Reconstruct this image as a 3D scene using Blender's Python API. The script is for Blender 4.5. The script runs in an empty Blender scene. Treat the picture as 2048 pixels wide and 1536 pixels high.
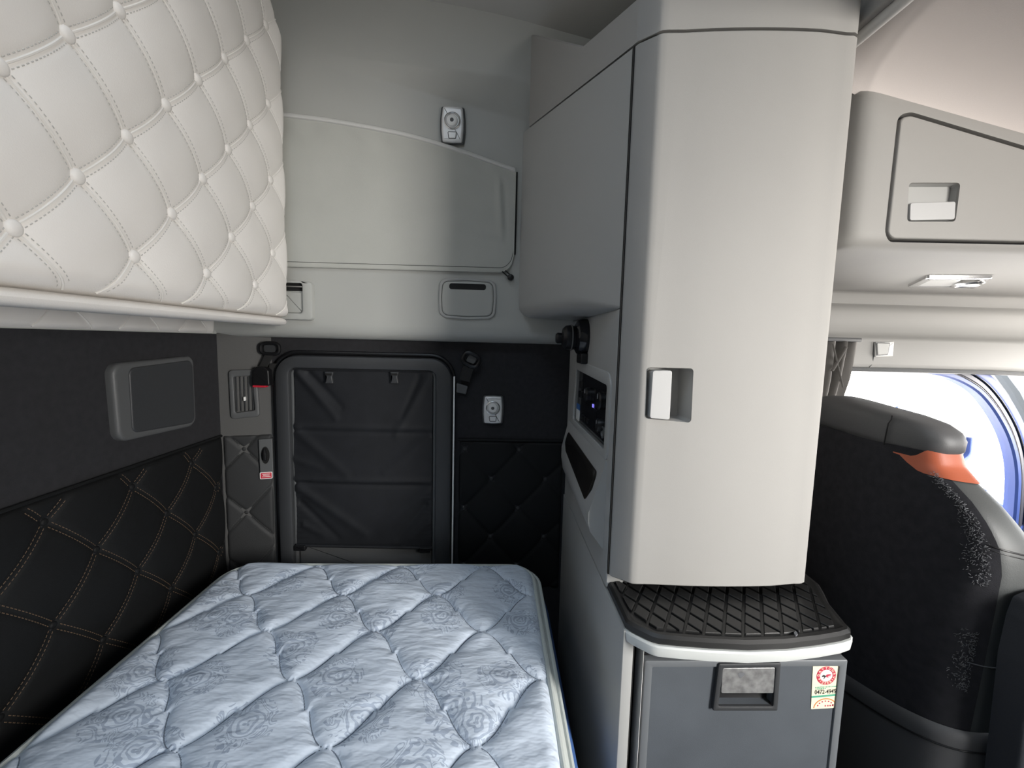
import bpy, bmesh, math, random
import numpy as np
from mathutils import Vector, Matrix

random.seed(7)
rng = np.random.default_rng(7)
PI = math.pi
SC = bpy.context.scene
COL = SC.collection

# ------------------------------------------------------------------ camera (2048 x 1536 frame)
F = 850.0
CAM = np.array([0.0, 0.0, 1.46])
def _n(v): return v / np.linalg.norm(v)
_nad = _n(np.array([811 - 1024, 9322 - 768, F]))
_vx = 993.0
_vy = 768 - ((_vx - 1024) * (811 - 1024) + F * F) / (9322 - 768)
_fwd = _n(np.array([_vx - 1024, _vy - 768, F]))
_right = np.cross(_nad, _fwd)
M = np.array([_right, _fwd, -_nad])
def ray(x, y): return M @ np.array([x - 1024, y - 768, F])
def at_y(x, y, Y): d = ray(x, y); return CAM + d * (Y / d[1])
def at_x(x, y, X): d = ray(x, y); return CAM + d * (X / d[0])
def at_z(x, y, Z): d = ray(x, y); return CAM + d * ((Z - CAM[2]) / d[2])

cd = bpy.data.cameras.new('camera')
cam = bpy.data.objects.new('camera', cd)
COL.objects.link(cam)
mw = Matrix.Identity(4)
for i in range(3):
    mw[i][0] = M[i, 0]; mw[i][1] = -M[i, 1]; mw[i][2] = -M[i, 2]; mw[i][3] = CAM[i]
cam.matrix_world = mw
cd.sensor_width = 36; cd.sensor_fit = 'HORIZONTAL'; cd.lens = F / 2048 * 36
cd.clip_start = 0.02; cd.clip_end = 200
SC.camera = cam

# ------------------------------------------------------------------ materials
def _mat(name):
    m = bpy.data.materials.new(name); m.use_nodes = True
    nt = m.node_tree
    return m, nt, nt.nodes['Principled BSDF']

def mat(name, col, rough=0.5, metal=0.0, grain=0.0, gscale=600.0, var=0.0, vscale=8.0, spec=0.5, sheen=0.0, coat=0.0):
    m, nt, b = _mat(name)
    b.inputs['Base Color'].default_value = (*col, 1)
    b.inputs['Roughness'].default_value = rough
    b.inputs['Metallic'].default_value = metal
    b.inputs['Specular IOR Level'].default_value = spec
    b.inputs['Sheen Weight'].default_value = sheen
    b.inputs['Coat Weight'].default_value = coat
    tc = nt.nodes.new('ShaderNodeTexCoord')
    if grain > 0:
        nz = nt.nodes.new('ShaderNodeTexNoise'); nz.inputs['Scale'].default_value = gscale
        nz.inputs['Detail'].default_value = 3
        bp = nt.nodes.new('ShaderNodeBump'); bp.inputs['Strength'].default_value = grain
        bp.inputs['Distance'].default_value = 0.001
        nt.links.new(tc.outputs['Object'], nz.inputs['Vector'])
        nt.links.new(nz.outputs['Fac'], bp.inputs['Height'])
        nt.links.new(bp.outputs['Normal'], b.inputs['Normal'])
    if var > 0:
        n2 = nt.nodes.new('ShaderNodeTexNoise'); n2.inputs['Scale'].default_value = vscale
        n2.inputs['Detail'].default_value = 5
        r = nt.nodes.new('ShaderNodeValToRGB')
        lo = tuple(max(0, c * (1 - var)) for c in col); hi = tuple(min(1, c * (1 + var)) for c in col)
        r.color_ramp.elements[0].position = 0.3; r.color_ramp.elements[1].position = 0.7
        r.color_ramp.elements[0].color = (*lo, 1); r.color_ramp.elements[1].color = (*hi, 1)
        nt.links.new(tc.outputs['Object'], n2.inputs['Vector'])
        nt.links.new(n2.outputs['Fac'], r.inputs['Fac'])
        nt.links.new(r.outputs['Color'], b.inputs['Base Color'])
    return m

G = {}
G['plastic'] = mat('grey_plastic', (0.335, 0.327, 0.313), 0.62, spec=0.3, grain=0.12, gscale=900, var=0.03, vscale=3)  # same plastic as the sides, set darker against the strong door light
G['plastic_wall'] = mat('grey_wall_plastic', (0.40, 0.405, 0.385), 0.38, grain=0.1, gscale=900, var=0.03, vscale=3)
G['plastic_side'] = mat('grey_side_plastic', (0.37, 0.37, 0.36), 0.5, grain=0.12, gscale=900, var=0.03, vscale=3)
G['ceiling'] = mat('ceiling_plastic', (0.38, 0.38, 0.365), 0.6, grain=0.1, gscale=700)
G['headliner'] = mat('headliner_cloth', (0.60, 0.555, 0.535), 0.85, grain=0.2, gscale=700)
G['light_plastic'] = mat('light_grey_plastic', (0.58, 0.58, 0.565), 0.4, grain=0.08, gscale=900)
G['panel_grey'] = mat('dark_grey_wall_vinyl', (0.085, 0.084, 0.082), 0.6, grain=0.3, gscale=500)
G['header'] = mat('header_plastic', (0.28, 0.275, 0.265), 0.6, spec=0.3, grain=0.1, gscale=900)  # the cabinets' grey plastic, darkened because this moulding catches too much light
G['trim_light'] = mat('pale_trim_plastic', (0.64, 0.66, 0.645), 0.45, grain=0.08, gscale=900)
G['shade_cloth'] = mat('grey_shade_cloth', (0.43, 0.435, 0.405), 0.8, grain=0.3, gscale=500, var=0.03)
G['vinyl'] = mat('pale_vinyl', (0.74, 0.715, 0.685), 0.5, grain=0.25, gscale=420, var=0.03, vscale=4)
G['vinyl_seam'] = mat('pale_vinyl_seam', (0.72, 0.70, 0.67), 0.5)
G['vinyl_thread'] = mat('grey_thread', (0.46, 0.45, 0.43), 0.7)
G['dark_cloth'] = mat('dark_wall_cloth', (0.015, 0.015, 0.0175), 0.9, grain=0.5, gscale=500, var=0.2, vscale=60)
G['dark_vinyl'] = mat('dark_quilt_vinyl', (0.0075, 0.008, 0.0085), 0.62, spec=0.22, grain=0.3, gscale=500)
G['corner_vinyl'] = mat('charcoal_vinyl', (0.030, 0.031, 0.032), 0.6, spec=0.3, grain=0.3, gscale=500)
G['tan_thread'] = mat('tan_thread', (0.13, 0.085, 0.05), 0.7)
G['grey_thread'] = mat('dark_grey_thread', (0.06, 0.06, 0.058), 0.7)
G['charcoal'] = mat('charcoal_plastic', (0.035, 0.037, 0.040), 0.5, grain=0.2, gscale=700)
G['charcoal_light'] = mat('slate_plastic', (0.085, 0.088, 0.09), 0.5, grain=0.2, gscale=700)
G['black'] = mat('black_plastic', (0.007, 0.007, 0.008), 0.4, spec=0.35, grain=0.1, gscale=600)
G['hole'] = mat('black_cavity', (0.004, 0.004, 0.004), 0.9)
G['gloss_black'] = mat('gloss_black', (0.008, 0.008, 0.010), 0.12)
G['nylon'] = mat('black_nylon', (0.011, 0.012, 0.0145), 0.65, spec=0.3, grain=0.4, gscale=900, var=0.15, vscale=20)
G['strap'] = mat('black_webbing', (0.012, 0.012, 0.012), 0.8, grain=0.6, gscale=900)
G['rubber'] = mat('black_rubber', (0.014, 0.014, 0.014), 0.42, grain=0.25, gscale=900)
G['chrome'] = mat('satin_chrome', (0.72, 0.72, 0.72), 0.22, metal=1.0)
G['silver'] = mat('silver_paint', (0.74, 0.74, 0.74), 0.3, metal=0.12)
G['steel'] = mat('brushed_plate', (0.42, 0.42, 0.42), 0.55, metal=0.15, spec=0.3, grain=0.1, gscale=800)
G['worn_metal'] = mat('worn_metal_plate', (0.34, 0.34, 0.34), 0.42, metal=0.6, var=0.35, vscale=60)
G['lens'] = mat('white_lens', (0.75, 0.75, 0.74), 0.15)
G['red'] = mat('red_plastic', (0.55, 0.02, 0.04), 0.4)
G['white'] = mat('white_paint', (0.80, 0.80, 0.78), 0.5)
G['fridge'] = mat('fridge_door', (0.085, 0.095, 0.108), 0.42, grain=0.15, gscale=900, var=0.10, vscale=9)
G['fridge_rim'] = mat('fridge_rim', (0.14, 0.15, 0.16), 0.4, grain=0.1, gscale=900)
G['seat'] = mat('seat_cloth', (0.016, 0.016, 0.020), 0.95, grain=0.5, gscale=450, var=0.25, vscale=50)
G['armrest_cloth'] = mat('armrest_cloth', (0.045, 0.048, 0.055), 0.9, grain=0.4, gscale=450, spec=0.15)
G['seat_vinyl'] = mat('seat_vinyl', (0.062, 0.066, 0.066), 0.48, grain=0.25, gscale=420)
G['seat_head'] = mat('headrest_vinyl', (0.085, 0.085, 0.088), 0.5, grain=0.25, gscale=420)
G['orange'] = mat('orange_vinyl', (0.42, 0.10, 0.045), 0.45, grain=0.2, gscale=420)
G['lint'] = mat('grey_lint', (0.13, 0.135, 0.145), 0.9)
G['curtain'] = mat('curtain_cloth', (0.22, 0.21, 0.20), 0.85, grain=0.4, gscale=600)
G['blue'] = mat('blue_car_paint', (0.045, 0.075, 0.24), 0.4, spec=0.25)
G['blue_cloth'] = mat('blue_ticking', (0.05, 0.13, 0.36), 0.8, grain=0.3, gscale=500)
G['seal'] = mat('door_seal', (0.03, 0.03, 0.045), 0.5)
G['cream'] = mat('cream_card', (0.80, 0.76, 0.56), 0.5)
G['sticker_red'] = mat('sticker_red', (0.50, 0.035, 0.07), 0.5)
G['sticker_green'] = mat('sticker_green', (0.08, 0.36, 0.24), 0.5)
G['sticker_black'] = mat('sticker_black', (0.03, 0.03, 0.03), 0.5)
G['sticker_orange'] = mat('sticker_orange', (0.60, 0.22, 0.06), 0.5)
G['label_blue'] = mat('label_blue', (0.03, 0.12, 0.35), 0.5)
G['tape'] = mat('mattress_tape', (0.56, 0.59, 0.56), 0.75, grain=0.4, gscale=500)
G['quilt_thread'] = mat('quilting_thread', (0.17, 0.20, 0.25), 0.8)
G['bed_base'] = mat('bed_base', (0.012, 0.012, 0.013), 0.8)
G['floor'] = mat('floor_vinyl', (0.012, 0.012, 0.013), 0.6, grain=0.2, gscale=300)

def m_pocket():
    m, nt, b = _mat('smoked_plastic')
    b.inputs['Base Color'].default_value = (0.02, 0.017, 0.014, 1)
    b.inputs['Roughness'].default_value = 0.15
    return m
G['smoked'] = m_pocket()

def m_glass():
    m = bpy.data.materials.new('window_glass'); m.use_nodes = True
    nt = m.node_tree; nt.nodes.clear()
    out = nt.nodes.new('ShaderNodeOutputMaterial')
    tr = nt.nodes.new('ShaderNodeBsdfTransparent'); tr.inputs['Color'].default_value = (0.96, 0.97, 0.97, 1)
    gl = nt.nodes.new('ShaderNodeBsdfGlossy'); gl.inputs['Roughness'].default_value = 0.02
    mx = nt.nodes.new('ShaderNodeMixShader'); mx.inputs['Fac'].default_value = 0.06
    nt.links.new(tr.outputs[0], mx.inputs[1]); nt.links.new(gl.outputs[0], mx.inputs[2])
    nt.links.new(mx.outputs[0], out.inputs['Surface'])
    return m
G['glass'] = m_glass()

def m_mattress():
    m, nt, b = _mat('damask_ticking')
    N = nt.nodes.new; L = nt.links.new
    tc = N('ShaderNodeTexCoord')
    mp = N('ShaderNodeMapping'); L(tc.outputs['Object'], mp.inputs['Vector'])
    def math2(op, a, b=None, c=None):
        n = N('ShaderNodeMath'); n.operation = op
        for i, q in enumerate((a, b, c)):
            if q is None: continue
            if isinstance(q, (int, float)): n.inputs[i].default_value = q
            else: L(q, n.inputs[i])
        return n.outputs[0]
    # woven roses: petals curl round scattered centres, leafy scrolls trail off between them
    wz = N('ShaderNodeTexNoise'); wz.inputs['Scale'].default_value = 34; wz.inputs['Detail'].default_value = 1.5
    L(mp.outputs[0], wz.inputs['Vector'])
    vo = N('ShaderNodeTexVoronoi'); vo.inputs['Scale'].default_value = 6.4; vo.inputs['Randomness'].default_value = 0.75; vo.voronoi_dimensions = '2D'
    L(mp.outputs[0], vo.inputs['Vector'])
    dv = N('ShaderNodeVectorMath'); dv.operation = 'SUBTRACT'; L(mp.outputs[0], dv.inputs[0]); L(vo.outputs['Position'], dv.inputs[1])
    sp = N('ShaderNodeSeparateXYZ'); L(dv.outputs[0], sp.inputs[0])
    th_ = math2('ARCTAN2', sp.outputs[1], sp.outputs[0])
    r2 = math2('ADD', math2('MULTIPLY', sp.outputs[0], sp.outputs[0]), math2('MULTIPLY', sp.outputs[1], sp.outputs[1]))
    rr = math2('SQRT', r2)
    wob = math2('MULTIPLY', math2('SUBTRACT', wz.outputs['Fac'], 0.5), 14.0)
    pet = math2('SINE', math2('ADD', math2('ADD', math2('MULTIPLY', rr, 520.0), wob), math2('MULTIPLY', math2('SINE', math2('ADD', math2('MULTIPLY', th_, 3.0), math2('MULTIPLY', rr, 130.0))), 1.5)))
    rose = math2('MULTIPLY', math2('GREATER_THAN', pet, 0.15), math2('LESS_THAN', math2('ADD', rr, math2('MULTIPLY', wz.outputs['Fac'], 0.012)), 0.037))
    nz = N('ShaderNodeTexNoise'); nz.inputs['Scale'].default_value = 19; nz.inputs['Detail'].default_value = 1.6; nz.inputs['Distortion'].default_value = 1.5
    L(mp.outputs[0], nz.inputs['Vector'])
    scr = math2('GREATER_THAN', math2('SINE', math2('MULTIPLY', nz.outputs['Fac'], 58.0)), 0.35)
    nm = N('ShaderNodeTexNoise'); nm.inputs['Scale'].default_value = 9.5; nm.inputs['Detail'].default_value = 2.0
    L(mp.outputs[0], nm.inputs['Vector'])
    band = math2('MULTIPLY', math2('GREATER_THAN', rr, 0.032), math2('LESS_THAN', math2('ADD', rr, math2('MULTIPLY', nm.outputs['Fac'], 0.09)), 0.103))
    leaf = math2('MULTIPLY', scr, band)
    ml2 = N('ShaderNodeMath'); ml2.operation = 'MULTIPLY'; ml2.inputs[1].default_value = 0.78
    L(math2('MAXIMUM', rose, leaf), ml2.inputs[0])
    mx = N('ShaderNodeMix'); mx.data_type = 'RGBA'
    mx.inputs['A'].default_value = (0.70, 0.78, 0.89, 1); mx.inputs['B'].default_value = (0.38, 0.45, 0.57, 1)
    L(ml2.outputs[0], mx.inputs['Factor'])
    L(mx.outputs['Result'], b.inputs['Base Color'])
    b.inputs['Roughness'].default_value = 0.62
    b.inputs['Sheen Weight'].default_value = 0.1
    # soft cloth puckers
    n3 = N('ShaderNodeTexNoise'); n3.inputs['Scale'].default_value = 30; n3.inputs['Detail'].default_value = 3
    mp3 = N('ShaderNodeMapping'); mp3.inputs['Scale'].default_value = (0.45, 1.0, 1.0); mp3.inputs['Rotation'].default_value = (0, 0, 0.35)
    L(tc.outputs['Object'], mp3.inputs['Vector']); L(mp3.outputs[0], n3.inputs['Vector'])
    bp = N('ShaderNodeBump'); bp.inputs['Strength'].default_value = 0.8; bp.inputs['Distance'].default_value = 0.012
    L(n3.outputs['Fac'], bp.inputs['Height']); L(bp.outputs['Normal'], b.inputs['Normal'])
    return m
G['damask'] = m_mattress()

# ------------------------------------------------------------------ mesh helpers
class MB:
    """collects vertices and faces in world space"""
    def __init__(s): s.v = []; s.f = []
    def add(s, v, f):
        k = len(s.v); s.v += [tuple(p) for p in v]; s.f += [tuple(i + k for i in q) for q in f]; return s
    def __iadd__(s, o): return s.add(o.v, o.f)

class Fr:
    """a plane in the place: origin, two axes and the outward normal"""
    def __init__(s, o, u, v, n):
        s.o, s.u, s.v, s.n = [np.array(a, float) for a in (o, u, v, n)]
    def w(s, a, b, d=0.0): return s.o + s.u * a + s.v * b + s.n * d
    def px(s, x, y):
        r = ray(x, y); t = np.dot(s.o - CAM, s.n) / np.dot(r, s.n); p = CAM + r * t - s.o
        return (float(np.dot(p, s.u)), float(np.dot(p, s.v)))
    def pts(s, L): return [s.px(*p) for p in L]

def loops_mesh(loops, cap0=True, cap1=True, closed=True):
    n = len(loops[0]); mb = MB(); v = []
    for l in loops: v += [tuple(p) for p in l]
    f = []
    for k in range(len(loops) - 1):
        for i in range(n if closed else n - 1):
            j = (i + 1) % n
            f.append((k * n + i, k * n + j, (k + 1) * n + j, (k + 1) * n + i))
    if cap0: f.append(tuple(range(n - 1, -1, -1)))
    if cap1: f.append(tuple((len(loops) - 1) * n + i for i in range(n)))
    return mb.add(v, f)

def rpoly(pts, r, seg=6):
    """polygon with rounded corners; r one radius or one per corner"""
    out = []; n = len(pts); P = [np.array(p, float) for p in pts]
    rr = r if isinstance(r, (list, tuple)) else [r] * n
    for i in range(n):
        a, b, c = P[i - 1], P[i], P[(i + 1) % n]
        d1, d2 = _n(a - b), _n(c - b)
        ang = math.acos(max(-1, min(1, float(np.dot(d1, d2)))))
        R = rr[i]
        if R <= 1e-6 or ang > PI - 0.02: out.append(tuple(b)); continue
        t = min(R / math.tan(ang / 2), 0.49 * np.linalg.norm(a - b), 0.49 * np.linalg.norm(c - b))
        R = t * math.tan(ang / 2)
        cen = b + _n(d1 + d2) * (R / math.sin(ang / 2))
        s, e = b + d1 * t - cen, b + d2 * t - cen
        a0 = math.atan2(s[1], s[0]); a1 = math.atan2(e[1], e[0])
        da = (a1 - a0 + PI) % (2 * PI) - PI
        for k in range(seg + 1):
            q = a0 + da * k / seg
            out.append((cen[0] + R * math.cos(q), cen[1] + R * math.sin(q)))
    return out
def rrect(u0, u1, v0, v1, r, seg=6): return rpoly([(u0, v0), (u1, v0), (u1, v1), (u0, v1)], r, seg)

def inset(loop, d):
    P = np.array(loop, float); n = len(P)
    area = 0.5 * sum(P[i - 1][0] * P[i][1] - P[i][0] * P[i - 1][1] for i in range(n))
    s = 1 if area > 0 else -1
    out = []
    for i in range(n):
        e1 = P[i] - P[i - 1]; e2 = P[(i + 1) % n] - P[i]
        l1, l2 = np.linalg.norm(e1), np.linalg.norm(e2)
        e1 = e1 / l1 if l1 > 1e-9 else e2 / max(l2, 1e-9); e2 = e2 / l2 if l2 > 1e-9 else e1
        n1 = np.array([-e1[1], e1[0]]) * s; n2 = np.array([-e2[1], e2[0]]) * s
        b = n1 + n2; k = np.dot(b, b)
        b = b * (2 / k) if k > 0.3 else b
        out.append(tuple(P[i] + b * d))
    return out

def slab(loop, fr, d0, d1, bev=0.0, seg=3, back=True):
    """an outline thickened from d0 to d1 along the plane's normal, its front edge rounded"""
    L = [[fr.w(a, b, d0) for a, b in loop]]
    if bev <= 0: L.append([fr.w(a, b, d1) for a, b in loop])
    else:
        for k in range(seg + 1):
            t = k / seg * PI / 2
            il = inset(loop, bev * (1 - math.cos(t)))
            L.append([fr.w(a, b, d1 - bev + bev * math.sin(t)) for a, b in il])
        L.append([fr.w(a, b, d1) for a, b in inset(loop, bev * 1.3)])
    return loops_mesh(L, back, True)

def ring(outer, inner, fr, d0, d1, bo=0.002, bi=0.002, inner_d=None):
    """a frame between two outlines with the same number of points"""
    if inner_d is None: inner_d = d0
    L = [[fr.w(a, b, d0) for a, b in outer], [fr.w(a, b, d1 - bo) for a, b in outer]]
    L.append([fr.w(a, b, d1 - bo * .3) for a, b in inset(outer, bo * .3)])
    L.append([fr.w(a, b, d1) for a, b in inset(outer, bo)])
    L.append([fr.w(a, b, d1) for a, b in inset(inner, -bi)])
    L.append([fr.w(a, b, d1 - bi * .3) for a, b in inset(inner, -bi * .3)])
    L.append([fr.w(a, b, d1 - bi) for a, b in inner])
    L.append([fr.w(a, b, inner_d) for a, b in inner])
    return loops_mesh(L, False, False)

def recess(loop, fr, d_top, d_bot, shrink=0.0):
    """an open pan: walls from d_top down to a floor at d_bot"""
    L = [[fr.w(a, b, d_top) for a, b in loop], [fr.w(a, b, d_bot) for a, b in inset(loop, shrink)]]
    return loops_mesh(L, False, True)

def box(x0, x1, y0, y1, z0, z1, bev=0.0, seg=3):
    bm = bmesh.new(); bmesh.ops.create_cube(bm, size=1)
    for v in bm.verts: v.co = Vector(((x0 + x1) / 2 + v.co.x * (x1 - x0), (y0 + y1) / 2 + v.co.y * (y1 - y0), (z0 + z1) / 2 + v.co.z * (z1 - z0)))
    if bev > 0: bmesh.ops.bevel(bm, geom=bm.edges[:], offset=bev, segments=seg, profile=0.5, affect='EDGES')
    return from_bm(bm)

def from_bm(bm):
    bm.verts.index_update()
    mb = MB().add([tuple(v.co) for v in bm.verts], [tuple(v.index for v in f.verts) for f in bm.faces]); bm.free(); return mb

def tube(path, r, seg=8, closed=False, flat=None):
    P = [np.array(p, float) for p in path]; n = len(P); loops = []
    up = np.array([0, 0, 1.0]); prev = None
    for i in range(n):
        a = P[i - 1] if (i > 0 or closed) else P[i]; c = P[(i + 1) % n] if (i < n - 1 or closed) else P[i]
        t = _n(c - a) if np.linalg.norm(c - a) > 1e-9 else np.array([1, 0, 0.])
        if prev is None:
            ref = up if abs(t[2]) < 0.9 else np.array([1.0, 0, 0]); s = _n(np.cross(t, ref))
        else:
            s = prev - t * np.dot(prev, t); s = _n(s)
        prev = s; b = np.cross(t, s)
        rr = r[i] if isinstance(r, (list, tuple)) else r
        loops.append([P[i] + s * rr * math.cos(k * 2 * PI / seg) + b * rr * (flat or 1) * math.sin(k * 2 * PI / seg) for k in range(seg)])
    if closed: loops.append(loops[0])
    return loops_mesh(loops, not closed, not closed)

def disc(fr, u, v, profile, seg=28, eu=1.0, ev=1.0):
    """a turned shape: profile of (radius, height) about the plane's normal"""
    L = []
    for r, d in profile:
        L.append([fr.w(u + eu * r * math.cos(2 * PI * k / seg), v + ev * r * math.sin(2 * PI * k / seg), d) for k in range(seg)])
    return loops_mesh(L, True, True)

def grid(U, V, P):
    """P: array (len U, len V, 3)"""
    nu, nv = len(U), len(V)
    idx = np.arange(nu * nv).reshape(nu, nv)
    f = np.stack([idx[:-1, :-1], idx[1:, :-1], idx[1:, 1:], idx[:-1, 1:]], -1).reshape(-1, 4)
    mb = MB(); mb.v = [tuple(p) for p in P.reshape(-1, 3)]; mb.f = [tuple(q) for q in f.tolist()]
    return mb

def sheet(loop, fr, d): return MB().add([fr.w(a, b, d) for a, b in loop], [tuple(range(len(loop)))])

def text_mb(s, size, fr, u, v, d, rot=0.0, align='CENTER', sx=1.0):
    cu = bpy.data.curves.new('tmp', 'FONT'); cu.body = s; cu.size = size; cu.align_x = align; cu.align_y = 'CENTER'; cu.offset = size * 0.012
    o = bpy.data.objects.new('tmp', cu); COL.objects.link(o)
    bpy.context.view_layer.update()
    dg = bpy.context.evaluated_depsgraph_get()
    me = bpy.data.meshes.new_from_object(o.evaluated_get(dg))
    c, sn = math.cos(rot), math.sin(rot)
    mb = MB().add([fr.w(u + p.co.x * sx * c - p.co.y * sn, v + p.co.x * sx * sn + p.co.y * c, d) for p in me.vertices], [tuple(p.vertices) for p in me.polygons])
    bpy.data.objects.remove(o); bpy.data.curves.remove(cu); bpy.data.meshes.remove(me)
    return mb

def to_mesh(mb, name, m, loc=(0, 0, 0), smooth=True, angle=35):
    me = bpy.data.meshes.new(name)
    l = Vector(loc)
    me.from_pydata([(p[0] - l.x, p[1] - l.y, p[2] - l.z) for p in mb.v], [], mb.f)
    bm = bmesh.new(); bm.from_mesh(me)
    bmesh.ops.recalc_face_normals(bm, faces=bm.faces[:])
    bm.to_mesh(me); bm.free()
    if smooth:
        for p in me.polygons: p.use_smooth = True
        me.set_sharp_from_angle(angle=math.radians(angle))
    me.materials.append(m)
    return me

def cut(o, cutter_mb):
    """subtract a solid from a mesh object for good"""
    me = to_mesh(cutter_mb, 'tmp_cut', o.data.materials[0], o.matrix_world.translation, smooth=False)
    c = bpy.data.objects.new('tmp_cut', me); COL.objects.link(c)
    c.location = o.matrix_world.translation
    md = o.modifiers.new('b', 'BOOLEAN'); md.operation = 'DIFFERENCE'; md.object = c; md.solver = 'EXACT'
    bpy.context.view_layer.update()
    dg = bpy.context.evaluated_depsgraph_get()
    nm = bpy.data.meshes.new_from_object(o.evaluated_get(dg))
    o.modifiers.remove(md)
    old = o.data; o.data = nm; nm.name = old.name
    bpy.data.objects.remove(c); bpy.data.meshes.remove(me)
    for p in nm.polygons: p.use_smooth = True
    nm.set_sharp_from_angle(angle=math.radians(30))

class Thing:
    def __init__(s, name, label, cat, loc, group=None):
        s.loc = Vector(tuple(float(c) for c in loc))
        s.o = bpy.data.objects.new(name, None); COL.objects.link(s.o); s.o.location = s.loc
        s.o.empty_display_size = 0.05
        s.o['label'] = label; s.o['category'] = cat
        if group: s.o['group'] = group
    def part(s, name, mb, m, parent=None, label=None, smooth=True, angle=35, stuff=False):
        me = to_mesh(mb, name, G[m] if isinstance(m, str) else m, s.loc, smooth, angle)
        o = bpy.data.objects.new(name, me); COL.objects.link(o); o.parent = parent or s.o
        if label: o['label'] = label
        if stuff: o['kind'] = 'stuff'
        bpy.context.view_layer.update()
        return o

def solo(name, mb, m, label, cat, group=None, loc=None, smooth=True, angle=35):
    if loc is None:
        a = np.array(mb.v); loc = (a[:, 0].mean(), a[:, 1].mean(), a[:, 2].min())
    loc = tuple(float(c) for c in loc)
    o = bpy.data.objects.new(name, to_mesh(mb, name, G[m], loc, smooth, angle)); COL.objects.link(o); o.location = loc
    o['label'] = label; o['category'] = cat
    if group: o['group'] = group
    return o

def struct(name, mb, m, parent=None, smooth=True, angle=35, label=None):
    o = bpy.data.objects.new(name, to_mesh(mb, name, G[m], (0, 0, 0), smooth, angle)); COL.objects.link(o)
    if parent: o.parent = parent
    else: o['kind'] = 'structure'
    if label: o['label'] = label
    bpy.context.view_layer.update()
    return o

def copy_tree(o, parent=None):
    c = o.copy(); COL.objects.link(c)
    if parent: c.parent = parent
    for ch in list(o.children): copy_tree(ch, c)
    return c

def sstep(a, b, x):
    t = np.clip((x - a) / (b - a), 0, 1); return t * t * (3 - 2 * t)

# ------------------------------------------------------------------ planes of the place
XL, YF, YU, XS = -0.93, 1.50, 1.44, 0.256
Z3, X3, Y3 = (0, 0, 1), (1, 0, 0), (0, 1, 0)
FL = Fr((XL, 0, 0), Y3, Z3, X3)                 # left wall
FW = Fr((0, YF, 0), X3, Z3, (0, -1, 0))         # far wall, dark part
FU = Fr((0, YU, 0), X3, Z3, (0, -1, 0))         # far wall, grey moulded part
FS = Fr((XS, 0, 0), Y3, Z3, (-1, 0, 0))         # side of the cabinet facing the bed
FD = Fr((0, 0.84, 0), X3, Z3, (0, -1, 0))       # front of the tall cabinet
FF = Fr((0, 0.76, 0), X3, Z3, (0, -1, 0))       # front of the fridge
FO = Fr((0, 0.95, 0), X3, Z3, (0, -1, 0))       # front of the overhead cabinet
_ca, _cb = np.array([XL, 1.456, 0]), np.array([-0.775, 1.5, 0])
_cu = _n(_cb - _ca)
FC = Fr(_ca, _cu, Z3, (_cu[1], -_cu[0], 0))     # angled corner panel

# ------------------------------------------------------------------ shell of the sleeper cab
struct('floor', box(-1.0, 2.6, -0.80, 1.60, -0.06, 0.0), 'floor')
struct('wall_left', box(XL - 0.05, XL, -0.80, 1.56, 0.0, 1.462), 'dark_cloth')
struct('wall_left_upper', box(XL - 0.05, XL, -0.80, 1.56, 1.462, 2.95), 'plastic_wall')
struct('wall_far', box(-0.79, 1.13, YF, YF + 0.05, 0.0, 1.47), 'dark_cloth')
Lc = FC.px
struct('wall_corner', slab([(0, 0.0), (np.linalg.norm(_cb - _ca), 0.0), (np.linalg.norm(_cb - _ca), 1.465), (0, 1.465)], FC, -0.03, 0.0), 'panel_grey')

# grey moulded upper part of the far wall: rolled lower lip, a swage line growing to the right
U = np.linspace(-0.98, 0.735, 150)
zl = []
for k in range(9): zl.append((1.455 + 0.05 * (1 - math.cos(k / 8 * PI / 2)), 0.045 * (1 - math.sin(k / 8 * PI / 2))))
for z in np.concatenate([np.linspace(1.52, 2.10, 30, endpoint=False), np.linspace(2.10, 2.45, 120, endpoint=False), np.linspace(2.45, 2.95, 16)]): zl.append((z, 0.0))
Z = np.array([a for a, _ in zl]); back = np.array([b for _, b in zl])
UU, ZZ = np.meshgrid(U, Z, indexing='ij')
amp = 0.048 * sstep(-0.68, 0.06, UU)
zc = 2.212 - 0.17 * (UU - 0.09)
hw = 0.018 + 0.026 * sstep(-0.5, 0.1, UU)
tt_ = (ZZ - zc + hw) / (2 * hw); kk_ = 0.08
rampz = np.where(tt_ < kk_, np.clip(tt_ + kk_, 0, 1) ** 2 / (4 * kk_), np.where(tt_ > 1 - kk_, 1 - np.clip(1 + kk_ - tt_, 0, 1) ** 2 / (4 * kk_), tt_))
rampz = np.clip(np.where(tt_ < -kk_, 0, np.where(tt_ > 1 + kk_, 1, rampz)), 0, 1)
Yw = YU + back[None, :] - amp * rampz
P = np.stack([UU, Yw, ZZ], -1)
mbw = grid(U, Z, P)
struct('wall_far_upper', mbw, 'plastic_wall', angle=80)
struct('wall_far_backing', box(-0.98, 0.735, 1.56, 1.60, 1.475, 2.95), 'plastic_wall')

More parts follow.
